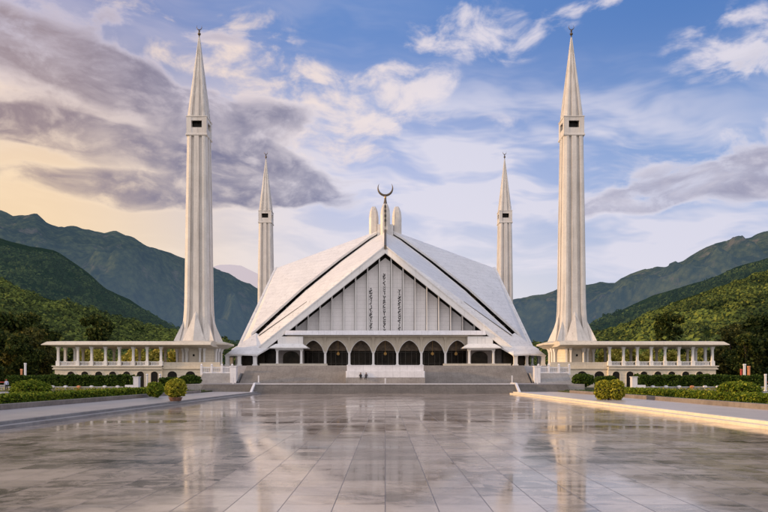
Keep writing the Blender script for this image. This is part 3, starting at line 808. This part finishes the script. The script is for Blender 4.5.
# ------------------------------------------------------------------ foliage
def quads_obj(name, P_, sz, mat, parent=None, up=.3, extra=None, rng=None):
    """n leaf-sized quads at points P_ (n,3) with random orientation"""
    rng = rng or np.random.default_rng(1)
    n = len(P_)
    a = rng.normal(size=(n,3)); a /= np.linalg.norm(a, axis=1)[:,None]
    b = rng.normal(size=(n,3)); b -= (a*b).sum(1)[:,None]*a; b /= np.linalg.norm(b, axis=1)[:,None]
    s_ = (sz*(.6+.8*rng.random(n)))[:,None]
    V_ = np.stack([P_-a*s_, P_-b*s_*.55, P_+a*s_, P_+b*s_*.55], 1).reshape(-1, 3)
    return np_mesh(name, V_, np.arange(4*n).reshape(-1, 4), mat, parent)
def np_mesh(name, V_, F_, mat, parent=None):
    me = bpy.data.meshes.new(name); k = F_.shape[1]
    me.vertices.add(len(V_)); me.vertices.foreach_set('co', np.asarray(V_, dtype=np.float32).ravel())
    me.loops.add(F_.size); me.loops.foreach_set('vertex_index', F_.astype(np.int32).ravel())
    me.polygons.add(len(F_)); me.polygons.foreach_set('loop_start', np.arange(0, F_.size, k, dtype=np.int32))
    me.polygons.foreach_set('loop_total', np.full(len(F_), k, dtype=np.int32))
    me.update(calc_edges=True)
    me.materials.append(M[mat] if isinstance(mat, str) else mat)
    o = bpy.data.objects.new(name, me); COL.objects.link(o)
    if parent: o.parent = parent
    return o
def ico(sub):
    bm = bmesh.new(); bmesh.ops.create_icosphere(bm, subdivisions=sub, radius=1)
    V_ = np.array([v.co[:] for v in bm.verts]); F_ = np.array([[v.index for v in f.verts] for f in bm.faces]); bm.free(); return V_, F_
def bush(name, loc, rx, rz, mat, label, seed, n=2600, leaf=.13, trunk=0.0, lobes=1, ry=None, group=None, pot=False):
    rng = np.random.default_rng(seed); r = empty(name, loc); tag(r, label, 'bush', group)
    ry = ry or rx; z0 = trunk
    cs = [(0, 0)] if lobes == 1 else [(-rx*.36, .15), (rx*.38, -.15)]
    Ps = []; core = MB(); V_, F_ = ico(2)
    for (cx, cy) in cs:
        rr_ = rx if lobes == 1 else rx*.68
        m_ = n//len(cs); d = rng.normal(size=(m_,3)); d /= np.linalg.norm(d, axis=1)[:,None]
        lump = np.array([noise.noise(Vector(q*1.8)+Vector((seed, cx, 0))) for q in d])
        fine = np.array([noise.noise(Vector(q*5.5)+Vector((seed, 3, 0))) for q in d])
        rad = (.93+.15*lump+.10*fine)*(.82+.24*rng.random(m_)**.7)
        sq = np.sign(d[:,2])*np.abs(d[:,2])**.75
        p_ = np.stack([cx+d[:,0]*rr_*rad, cy+d[:,1]*ry*(1 if lobes == 1 else .62)*rad, z0+rz/2+sq*rz/2*rad], 1)
        Ps.append(p_)
        core.add([(cx+v[0]*rr_*.84, cy+v[1]*ry*.84*(1 if lobes == 1 else .62), z0+rz/2+v[2]*rz*.42) for v in V_], [tuple(int(i) for i in f) for f in F_])
    quads_obj('leaves', np.concatenate(Ps), leaf, mat, r, rng=rng)
    core.build('inner_core', 'core_shade', r)
    if trunk:
        mb = MB()
        for q in range(5):
            a = q*1.3; mb.tube([(.12*math.cos(a), .12*math.sin(a), -.05), (.3*math.cos(a), .3*math.sin(a), trunk+rz*.2)], [.06, .04], 5)
        mb.build('stem', 'bark', r)
    if pot:
        mb = MB(); mb.lathe([(.5,0),(.62,.28),(.66,.3),(.66,.36),(.5,.36)], 0, 0, 18); mb.build('pot', 'terracotta', r)
    return r
def gz(px, py, z0):      # ground point under a pixel for level z0
    Y = (H-z0)*664/(py-377); return ((px-385.3)*Y/664, Y, z0)
# (name, px, py_bottom, level, width_px, height_px, ...)
def pxbush(px, pyb, lev, wpx, hpx, mat, label, seed, **k):
    x_, Y, z_ = gz(px, pyb, lev); s_ = Y/664
    return bush('bush', (x_, Y, z_), wpx*s_/2, hpx*s_ - k.get('trunk', 0), mat, label, seed, **k)
pxbush(31, 400.3, .5, 37, 20, 'leaf_bush', 'wide clipped green bush on the left garden bed near the photo edge', 1, n=5000, leaf=.12)
pxbush(155, 396.5, .5, 16, 14, 'leaf_bush', 'small round green bush at the inner end of the left low hedge', 2, n=2600, leaf=.15)
pxbush(175.5, 401, .34, 21, 22, 'leaf_yellow', 'round yellow green bush in a low pot on the left path', 3, trunk=.36, pot=True, n=3200, leaf=.12)
pxbush(190, 389, .5, 21, 14, 'leaf_hedge', 'dark clipped round bush before the podium of the left minaret', 4, trunk=.5, n=2600, leaf=.19)
pxbush(583, 389, .5, 22, 15, 'leaf_hedge', 'dark clipped round bush before the podium of the right minaret', 5, trunk=.5, n=2600, leaf=.19)
pxbush(609.5, 400, .34, 28, 20, 'leaf_yellow', 'double lobed yellow green bush at the edge of the right path', 6, trunk=.02, lobes=2, n=4200, leaf=.12)
pxbush(739, 401.5, .5, 38, 20, 'leaf_bush', 'wide clipped green bush on the right garden bed near the photo edge', 7, n=5000, leaf=.12)
def hedge(label, x0, x1, y0, y1, z0, h_, mat, seed, n, leaf, cuts=None, skew=0.0):
    rng = np.random.default_rng(seed); r = empty('hedge', ((x0+x1)/2, y0, z0)); tag(r, label, 'hedge')
    L = x1-x0; Dp = y1-y0
    areas = np.array([L*h_, L*Dp, Dp*h_, Dp*h_, L*h_*.5]); cnt = (n*areas/areas.sum()).astype(int); Ps = []
    for k, c_ in enumerate(cnt):
        a, b_ = rng.random(c_), rng.random(c_)
        if k == 0: p_ = np.stack([x0+a*L, np.full(c_, y0), b_*h_], 1)
        elif k == 1: p_ = np.stack([x0+a*L, y0+b_*Dp, np.full(c_, h_)], 1)
        elif k == 2: p_ = np.stack([np.full(c_, x0), y0+a*Dp, b_*h_], 1)
        elif k == 3: p_ = np.stack([np.full(c_, x1), y0+a*Dp, b_*h_], 1)
        else: p_ = np.stack([x0+a*L, np.full(c_, y1), b_*h_], 1)
        Ps.append(p_)
    p_ = np.concatenate(Ps)
    off = np.array([noise.noise(Vector((q[0]*.35, q[1]*.35, seed))) for q in p_])
    off2 = np.array([noise.noise(Vector((q[0]*1.6, q[1]*1.6, q[2]*1.6+seed))) for q in p_])
    p_[:,2] *= 1+.14*off+.16*off2; p_[:,1] += .26*off2*1.0; p_[:,0] += .12*off2
    p_ += rng.normal(size=p_.shape)*leaf*.45
    p_[:,0] -= (x0+x1)/2; p_[:,1] -= y0
    quads_obj('leaves', p_, leaf, mat, r, rng=rng)
    k = MB(); k.box(-L/2+leaf, L/2-leaf, leaf, Dp-leaf, -.05, h_-leaf*1.2); k.build('inner_core', 'core_shade', r)
    return r
# low hedges along the planters (run away from the camera)
hedge('long low trimmed hedge beside the left path', -31.2, -29.0, 38, 90, .5, .68, 'leaf_bush', 11, 26000, .12)
hedge('long low trimmed hedge beside the right path', 29.0, 31.2, 38, 88, .5, .68, 'leaf_bush', 12, 26000, .12)
# long tall hedge blocks
hedge('tall dark clipped hedge in front of the left colonnade podium', -60.5, -40.2, 106, 108.4, 1.1, 1.62, 'leaf_hedge', 13, 15000, .17)
hedge('tall dark clipped hedge in front of the right colonnade podium, inner length', 40.4, 47.4, 106, 108.4, 1.1, 1.62, 'leaf_hedge', 14, 5200, .17)
hedge('tall dark clipped hedge in front of the right colonnade podium, outer length', 47.9, 60.6, 106, 108.4, 1.1, 1.62, 'leaf_hedge', 15, 9600, .17)
hedge('short dark hedge between the right bush and the white stepped block', 36.0, 39.0, 112, 114, .9, 1.7, 'leaf_hedge', 16, 2600, .17)
hedge('short dark hedge between the left bush and the white stepped block', -38.2, -35.4, 112, 114, .9, 1.4, 'leaf_hedge', 17, 2400, .17)
for s in (-1, 1):
    nm = 'left' if s < 0 else 'right'
    k = MB(); a, b_ = sorted((s*40, s*62)); k.box(a, b_, 105.2, 109.2, .4, .95); k.box(a, b_, 105.1, 105.5, .952, 1.12)
    tag(k.build('planter_wall', 'steps_light', bevel=.03), 'low grey wall carrying the tall %s hedge' % nm, 'planter wall')
    r = empty('marble_block', (s*38.9, 103.5, .5)); tag(r, 'white stepped marble block beside the inner end of the %s tall hedge' % nm, 'marble block')
    k = MB(); k.box(-.4, .4, 0, .9, 0, 2.1); k.rects([(.48,.53,2.1),(.48,.53,2.22)], 0, .45); k.build('pillar', 'marble', r)
    k = MB(); k.box(*sorted((s*.402, s*1.7)), 0, .9, 0, .9); k.build('step', 'marble', r)
    # tiny lawn lights and flowers below the hedge
    for i in range(9):
        q = s*(42.2+i*2.05); k = MB(); k.rects([(.1,.1,0),(.1,.1,.5),(.24,.24,.5),(.24,.24,.72),(.1,.1,.8)])
        o = k.build('garden_light', 'orange' if i in (3,) else 'marble'); o.location = (q, 104.7, .5)
        tag(o, 'small %s garden light at the foot of the %s tall hedge' % ('orange' if i == 3 else 'white', nm), 'garden light', 'white garden lights below the %s hedge' % nm if i != 3 else None)
    fr = np.random.default_rng(50+s)
    pf = np.stack([s*(40+fr.random(1500)*22), 103.4+fr.random(1500)*1.5, .5+fr.random(1500)**1.5*.45], 1)
    o = quads_obj('flower_bed', pf, .11, 'leaf_yellow', rng=fr); tag(o, 'yellow flowering plants below the %s tall hedge' % nm, 'flowers', kind='stuff')
    pf = np.stack([s*(27.5+fr.random(9000)**1.3*9), 40+fr.random(9000)*62, .5+fr.random(9000)**2*.22], 1)
    o = quads_obj('ground_cover', pf, .1, 'leaf_hedge', rng=fr); tag(o, 'short dark ground cover in the %s bed' % nm, 'ground cover', kind='stuff')

# trees
def make_tree(seed, h_, R_, mat, n=5200, leaf=.42, low=.18):
    rng = np.random.default_rng(seed); r = empty('tree', (0, 0, 0))
    mb = MB(); th = h_*.5; bend = rng.normal(size=2)*.25
    mb.tube([(0,0,-.5), (bend[0]*.4, bend[1]*.4, th*.5), (bend[0], bend[1], th), (bend[0]*1.4, bend[1]*1.4, h_*.8)], [h_*.024, h_*.019, h_*.014, h_*.005], 8)
    cl = []
    for i in range(15):
        a = rng.random()*2*PI; q = rng.random()**.6; zz = low+(.93-low)*rng.random()
        wid = math.sin(PI*min(1, max(.12, (zz-low*.6)/(1.05-low*.6))))**.6
        c_ = Vector((math.cos(a)*R_*q*wid*.85, math.sin(a)*R_*q*wid*.85, zz*h_)); cl.append((c_, R_*(.30+.22*rng.random())))
        z1 = min(th, c_.z*.6); mb.tube([(bend[0]*.7, bend[1]*.7, z1), tuple((Vector((bend[0], bend[1], z1))+c_)/2+Vector((0,0,.3))), tuple(c_)], [h_*.009, h_*.006, h_*.002], 5)
    mb.build('trunk', 'bark', r)
    Ps = []
    for c_, rad in cl:
        m_ = int(n/15); d = rng.normal(size=(m_,3)); d /= np.linalg.norm(d, axis=1)[:,None]
        q = rad*(.45+.62*rng.random(m_)**.5)
        lump = np.array([noise.noise(Vector(v*2.2)+Vector((seed, rad, 0))) for v in d])
        Ps.append(np.array(c_)+d*(q*(1+.35*lump))[:,None]*np.array([1, 1, .72]))
    quads_obj('crown', np.concatenate(Ps), leaf, mat, r, rng=rng)
    return r
protos = [make_tree(21, 15, 6.0, 'leaf_dark'), make_tree(22, 15, 6.5, 'leaf_olive'), make_tree(23, 15, 5.5, 'leaf_dark', low=.1), make_tree(24, 8.5, 3.2, 'leaf_garden', n=2400, leaf=.26, low=.12)]
used = [0]*4
def place_tree(k, x_, y_, sc_, label, group=None, z_=0.0, rz=0.0):
    o = protos[k] if used[k] == 0 else copy_tree(protos[k]); used[k] += 1
    if group is None and 'group' in o: del o['group']
    o.location = (x_, y_, z_); o.scale = (sc_,)*3; o.rotation_euler = (0, 0, rz); tag(o, label, 'tree', group)
rt = random.Random(5)
edge = {-1: [(1, -96, 150, 1.05), (0, -88, 160, .85), (2, -104, 172, 1.25), (1, -98, 186, 1.1), (0, -84, 182, .7), (2, -118, 190, 1.45), (0, -116, 205, 1.45), (1, -112, 214, 1.25), (2, -128, 165, 1.2), (1, -112, 142, 1.1)],
         1: [(1, 98, 152, 1.15), (0, 88, 162, .85), (2, 106, 174, 1.25), (1, 98, 188, 1.1), (0, 84, 184, .7), (2, 120, 192, 1.45), (0, 117, 206, 1.45), (1, 112, 216, 1.3), (2, 130, 168, 1.3), (1, 113, 144, 1.2)]}
for s in (-1, 1):
    nm = 'left' if s < 0 else 'right'
    for i, (k, x_, y_, sc_) in enumerate(edge[s]):
        place_tree(k, x_, y_, sc_, ('dark leafy tree' if k != 1 else 'olive leafy tree')+' in the clump beyond the end of the %s colonnade' % nm,
                   'trees beyond the %s colonnade end' % nm, rz=i*1.7+s)
    for i in range(11):
        place_tree(3, s*(44.5+i*3.2+rt.uniform(-.7,.7)), 166+rt.uniform(-4, 7), rt.uniform(1.15, 1.36),
                   'small yellow green tree seen between the columns of the %s colonnade' % nm, 'small trees behind the %s colonnade' % nm, rz=i*2.1)
for k, (s, px, py, hh) in enumerate(((-1, 97, 327, 1.35), (-1, 33, 326, 1.5), (1, 669, 325, 1.35), (1, 730, 345, 1.3))):
    Y = 262; x_ = (px-385.3)*Y/664; zt = H+(377-py)*Y/664+3
    place_tree((2, 0, 2, 0)[k], x_, Y, hh, ('dark round tree standing above the %s colonnade roof on the hillside' % ('left' if s < 0 else 'right')) if k in (0, 2) else
               ('dark tree on the slope at the far %s of the photo' % ('left' if s < 0 else 'right')), z_=zt-15*hh*.93, rz=k)

# ------------------------------------------------------------------ hills
def interp(pts, u_):
    xs_, ys_ = zip(*pts); return np.interp(u_, xs_, ys_)
def fbm(x_, y_, sc_, oct_=5, seed=0):
    return np.array([noise.fractal(Vector((a*sc_, b_*sc_, seed)), 1.0, 2.1, oct_) for a, b_ in zip(x_.ravel(), y_.ravel())]).reshape(x_.shape)
def hill(name, crest, Y0, Y1, mat, nu, ns, amp, sc_, power, seed, uext, z0=-2.0, gully=0.0, crest_var=.12):
    us = np.linspace(*uext, nu); ss = np.linspace(0, 1.25, ns)
    Ug, Sg = np.meshgrid(us, ss)
    yc = Y1*(1+crest_var*np.sin(us*5+seed))
    Yg = Y0+(yc[None,:]-Y0)*Sg
    pyc = interp(crest, us*664+385.3)
    zc = H+(377-pyc)/664*yc
    prof = np.where(Sg <= 1, np.clip(Sg, 0, 1)**power, 1-(Sg-1)*1.2)
    Xg = Ug*Yg
    nn = fbm(Xg, Yg, sc_, 6, seed); rid = 1-np.abs(fbm(Xg+Yg*.25, Yg*.35, sc_*.75, 5, seed+7))*2
    env = np.clip(np.sin(np.clip(Sg, 0, 1)*PI), 0, 1)**.7
    Zg = z0+(zc[None,:]-z0)*prof + env*nn*amp + env*np.clip((.90-Sg)*2.2, 0, 1)*(rid-.5)*gully + np.clip(Sg-.7, 0, .3)/.3*fbm(Xg, Yg*.3, sc_*5, 3, seed+2)*amp*.10
    V_ = np.stack([Xg, Yg, Zg], -1).reshape(-1, 3)
    idx = np.arange(nu*ns).reshape(ns, nu)
    F_ = np.stack([idx[:-1,:-1], idx[:-1,1:], idx[1:,1:], idx[1:,:-1]], -1).reshape(-1, 4)
    o = np_mesh(name, V_, F_, mat); o.data.polygons.foreach_set('use_smooth', [True]*len(o.data.polygons)); tag(o, kind='structure')
    return (us, ss, Xg, Yg, Zg)
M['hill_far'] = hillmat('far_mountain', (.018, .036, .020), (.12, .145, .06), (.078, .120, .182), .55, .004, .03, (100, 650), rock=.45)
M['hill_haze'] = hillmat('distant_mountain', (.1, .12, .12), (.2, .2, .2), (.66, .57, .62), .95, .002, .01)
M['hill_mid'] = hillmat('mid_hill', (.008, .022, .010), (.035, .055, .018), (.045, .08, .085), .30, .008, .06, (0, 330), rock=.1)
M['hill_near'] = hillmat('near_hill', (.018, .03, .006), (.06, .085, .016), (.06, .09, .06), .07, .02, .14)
farL = [(-700,150),(-300,190),(-60,216),(0,211),(12,215),(22,214),(37,213),(46,221),(58,228),(70,227),(90,230),(104,234),(117,232),(130,237),(150,246),(170,253),(185,259),(200,262),(222,271),(240,280),(262,290),(300,312),(350,330),(400,335),(450,325),(490,306),(517,299),(545,295),(556,290),(575,287),(598,282),(614,283),(630,274),(645,269),(668,267),(682,262),(690,257),(704,249),(716,242),(728,241),(738,238),(752,237),(757,234),(768,232),(800,224),(900,205),(1100,180),(1500,150)]
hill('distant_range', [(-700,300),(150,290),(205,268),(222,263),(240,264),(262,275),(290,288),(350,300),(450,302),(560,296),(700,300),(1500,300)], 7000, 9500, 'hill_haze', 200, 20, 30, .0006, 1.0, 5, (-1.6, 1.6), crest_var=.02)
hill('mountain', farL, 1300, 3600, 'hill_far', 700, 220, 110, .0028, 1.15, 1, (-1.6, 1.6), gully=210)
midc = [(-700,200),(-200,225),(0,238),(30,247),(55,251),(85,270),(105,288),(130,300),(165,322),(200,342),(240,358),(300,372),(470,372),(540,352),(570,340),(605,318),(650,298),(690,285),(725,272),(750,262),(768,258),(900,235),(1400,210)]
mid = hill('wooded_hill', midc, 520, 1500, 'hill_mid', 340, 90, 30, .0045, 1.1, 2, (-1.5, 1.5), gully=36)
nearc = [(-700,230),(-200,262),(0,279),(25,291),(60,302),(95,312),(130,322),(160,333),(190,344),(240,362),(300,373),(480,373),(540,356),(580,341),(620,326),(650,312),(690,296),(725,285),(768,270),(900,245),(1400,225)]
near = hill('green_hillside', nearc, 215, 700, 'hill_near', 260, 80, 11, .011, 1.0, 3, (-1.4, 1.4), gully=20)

def forest(name, grid, n, size, mat, label, seed, smin, umin, leafq, ucap=.95):
    """crowns standing on a hill grid, all in one mesh: an uncountable wood"""
    us, ss, Xg, Yg, Zg = grid; rng = np.random.default_rng(seed)
    tmpl = []
    V0, F0 = ico(1)
    for t in range(6):
        c_ = rng.normal(size=(leafq,3)); c_ /= np.linalg.norm(c_, axis=1)[:,None]; c_[:,2] = np.abs(c_[:,2])*1.15-.25
        lump = np.array([noise.noise(Vector(v*1.9)+Vector((t*3.1, seed, 0))) for v in c_])
        c_ *= (1+.45*lump)[:,None]*(.8+.28*rng.random((leafq,1)))
        nrm = c_/np.linalg.norm(c_, axis=1)[:,None] + rng.normal(size=(leafq,3))*.38; nrm /= np.linalg.norm(nrm, axis=1)[:,None]
        a = rng.normal(size=(leafq,3)); a -= (a*nrm).sum(1)[:,None]*nrm; a /= np.linalg.norm(a, axis=1)[:,None]
        b_ = np.cross(nrm, a)
        sz = (.25 if leafq > 30 else .34)*(.7+.7*rng.random((leafq,1)))
        tmpl.append(np.stack([c_-a*sz, c_-b_*sz*.7, c_+a*sz, c_+b_*sz*.7], 1).reshape(-1,3))
    Vs = []; cnt = 0
    umax = len(us)-1; smx = len(ss)-1
    while cnt < n:
        # area-uniform-ish sampling: reject by distance
        s_ = rng.random()**.62*.85+0.0; u_ = rng.uniform(-ucap, ucap)
        if abs(u_) < umin: continue
        fu = (u_-us[0])/(us[-1]-us[0])*umax; fs = s_/ss[-1]*smx
        iu, is_ = int(fu), int(fs); du, ds = fu-iu, fs-is_
        def bl(A): return (A[is_,iu]*(1-du)+A[is_,iu+1]*du)*(1-ds)+(A[is_+1,iu]*(1-du)+A[is_+1,iu+1]*du)*ds
        x_, y_, z_ = bl(Xg), bl(Yg), bl(Zg)
        dens = noise.noise(Vector((x_*.012, y_*.012, 3)))
        r_ = size*(.42+1.35*rng.random()**3)*(1+.35*dens)
        a = rng.random()*2*PI; ca, sa = math.cos(a), math.sin(a)
        T = tmpl[rng.integers(6)]
        Vs.append(np.stack([x_+(T[:,0]*ca-T[:,1]*sa)*r_, y_+(T[:,0]*sa+T[:,1]*ca)*r_, z_+r_*.35+T[:,2]*r_*.85], 1)); cnt += 1
    V_ = np.concatenate(Vs)
    o = np_mesh(name, V_, np.arange(len(V_)).reshape(-1,4), mat)
    tag(o, label, 'forest', kind='stuff')
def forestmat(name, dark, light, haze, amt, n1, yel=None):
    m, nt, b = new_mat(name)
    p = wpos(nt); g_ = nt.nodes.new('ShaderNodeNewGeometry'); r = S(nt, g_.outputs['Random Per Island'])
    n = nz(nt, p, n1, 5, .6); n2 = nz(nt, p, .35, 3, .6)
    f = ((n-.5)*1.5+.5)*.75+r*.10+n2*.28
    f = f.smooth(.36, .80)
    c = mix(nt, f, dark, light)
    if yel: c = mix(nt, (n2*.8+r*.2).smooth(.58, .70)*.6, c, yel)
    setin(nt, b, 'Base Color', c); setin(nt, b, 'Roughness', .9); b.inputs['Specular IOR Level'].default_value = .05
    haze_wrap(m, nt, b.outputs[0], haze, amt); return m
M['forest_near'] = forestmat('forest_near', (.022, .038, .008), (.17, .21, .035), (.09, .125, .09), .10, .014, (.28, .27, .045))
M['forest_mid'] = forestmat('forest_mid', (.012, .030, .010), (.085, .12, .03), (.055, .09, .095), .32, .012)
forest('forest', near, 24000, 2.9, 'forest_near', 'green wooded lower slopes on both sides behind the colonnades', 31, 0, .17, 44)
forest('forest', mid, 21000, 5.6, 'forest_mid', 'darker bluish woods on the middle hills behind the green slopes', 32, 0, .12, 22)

# ------------------------------------------------------------------ people
def person(loc, rz, seated, top_mat, leg_mat, label, hat=None):
    r = empty('person', loc, rz); tag(r, label, 'person')
    me = bpy.data.meshes.new('body')
    if seated:
        J = {'pel': (0,.0,.12,.15), 'sp': (0,.02,.38,.15), 'ch': (0,.0,.58,.15), 'nk': (0,-.02,.70,.06), 'hd': (0,-.04,.84,.105), 'ht': (0,-.03,.93,.07)}
        for s, q in ((-1,'l'), (1,'r')):
            J['sh'+q] = (s*.19,0,.6,.06); J['el'+q] = (s*.25,-.1,.36,.045); J['ha'+q] = (s*.12,-.34,.22,.035)
            J['hp'+q] = (s*.1,-.02,.10,.1); J['kn'+q] = (s*.13,-.42,.14,.07); J['ft'+q] = (s*.12,-.46,-.3,.05); J['to'+q] = (s*.12,-.62,-.34,.04)
    else:
        J = {'pel': (0,0,.95,.15), 'sp': (0,0,1.15,.14), 'ch': (0,0,1.35,.155), 'nk': (0,0,1.49,.06), 'hd': (0,-.02,1.62,.10), 'ht': (0,-.01,1.71,.07)}
        for s, q in ((-1,'l'), (1,'r')):
            J['sh'+q] = (s*.2,0,1.4,.06); J['el'+q] = (s*.27,.02,1.12,.045); J['ha'+q] = (s*.27,-.1,.86,.035)
            J['hp'+q] = (s*.1,0,.9,.1); J['kn'+q] = (s*.11,-.02,.5,.07); J['ft'+q] = (s*.12,.02,.08,.05); J['to'+q] = (s*.13,-.16,.04,.04)
    ks = list(J); E_ = [('pel','sp'),('sp','ch'),('ch','nk'),('nk','hd'),('hd','ht')]
    for q in 'lr': E_ += [('ch','sh'+q),('sh'+q,'el'+q),('el'+q,'ha'+q),('pel','hp'+q),('hp'+q,'kn'+q),('kn'+q,'ft'+q),('ft'+q,'to'+q)]
    me.from_pydata([J[k][:3] for k in ks], [(ks.index(a), ks.index(b_)) for a, b_ in E_], [])
    o = bpy.data.objects.new('body', me); COL.objects.link(o); o.parent = r
    sk = o.modifiers.new('skin', 'SKIN'); o.modifiers.new('sub', 'SUBSURF').levels = 1
    for v, k in zip(me.skin_vertices[0].data, ks): v.radius = (J[k][3],)*2
    me.skin_vertices[0].data[0].use_root = True
    m, nt, b = new_mat('figure'); x_, y_, z_ = sep(nt, coords(nt))
    neck, belt = (.70, .16) if seated else (1.49, .93)
    c_ = mix(nt, z_.gt(neck), mix(nt, z_.gt(belt), (.02,.02,.025), top_mat), (.35,.2,.13))
    setin(nt, b, 'Base Color', c_); setin(nt, b, 'Roughness', .85); me.materials.append(m)
    mb = MB(); hz = (.9 if seated else 1.68)
    mb.lathe([(.09,hz-.08),(.118,hz-.04),(.118,hz),(.09,hz+.06),(.03,hz+.085)], 0, 0, 12)
    mb.build('cap' if hat else 'hair', hat or 'cloth_dark', r, smooth=True)
    return r
person(((360.6-385.3)*126.7/664, 126.68, 2.5), .15, True, (.03,.03,.035), 'cloth_dark', 'person in dark clothes sitting on the marble platform ledge, left of the pair')
person(((366.2-385.3)*126.7/664, 126.68, 2.5), -.2, True, (.05,.045,.06), 'cloth_dark', 'person in dark clothes sitting on the marble platform ledge, right of the pair')
x_, Y, z_ = gz(6.5, 386.8, .5)
person((x_, 104, .5) if False else ((6.5-385.3)*140/664*.72, 140*.72, .53), .3, False, (.5,.52,.68), 'cloth_dark', 'person in a pale blue shirt and red cap standing at the left garden path', hat='cap_red')

# posts and barriers among the trees at the two edges
def post(px, py0, py1, Y, wpx, mat, label, cat='post', nm='marker_post'):
    x_ = (px-385.3)*Y/664; w_ = wpx*Y/664/2; z0 = .5; z1 = H+(377-py0)*Y/664
    r = MB(); r.rects([(w_*1.5,w_*1.5,0),(w_*1.5,w_*1.5,.2),(w_,w_,.22),(w_,w_,z1-z0-.3),(w_*1.3,w_*1.3,z1-z0-.25),(w_*1.1,w_*1.1,z1-z0)])
    o = r.build(nm, mat); o.location = (x_, Y, z0); tag(o, label, cat)
post(25.3, 363, 376, 125, 1.6, 'marble', 'slim white post standing behind the outer end of the left tall hedge')
post(21.5, 369, 376, 125, 1.5, 'orange', 'short orange post beside the white post on the left')
post(744.5, 364, 376, 125, 1.8, 'marble', 'slim white post behind the outer end of the right tall hedge')
post(748.8, 366, 376, 122, 1.8, 'orange', 'orange post beside the white post on the right')
post(741.2, 369, 376, 128, 1.4, 'red', 'short red post left of the white post on the right')
post(765.5, 374, 388, 100, 1.6, 'marble', 'white post by the garden path at the far right edge')
for s in (-1, 1):
    nm = 'left' if s < 0 else 'right'
    r = empty('barrier', (s*69, 118, .5)); tag(r, 'low red and white barrier under the trees at the %s edge' % nm, 'barrier')
    k = MB(); k.box(-6, 6, -.05, .05, 1.15, 1.3); k.build('rail', 'red', r)
    k = MB(); k.box(-6, 6, -.05, .05, .6, .72); k.build('lower_rail', 'marble', r)
    for i in range(5):
        k = MB(); k.box(-5.8+i*2.9-.12, -5.8+i*2.9+.12, -.1, .1, 0, 1.45); k.build('post', 'marble' if i % 2 else 'red', r)
# white bollards before the arched doors near the left minaret
for i, px in enumerate((147, 160)):
    k = MB(); k.lathe([(.22,0),(.22,.15),(.16,.2),(.16,2.4),(.24,2.5),(.1,2.7)], 0, 0, 12)
    o = k.build('bollard', 'marble'); Y = 118; o.location = ((px-385.3)*Y/664, Y, .5)
    tag(o, ('white bollard at the end of the left tall hedge', 'white bollard nearer the left minaret podium')[i], 'bollard')
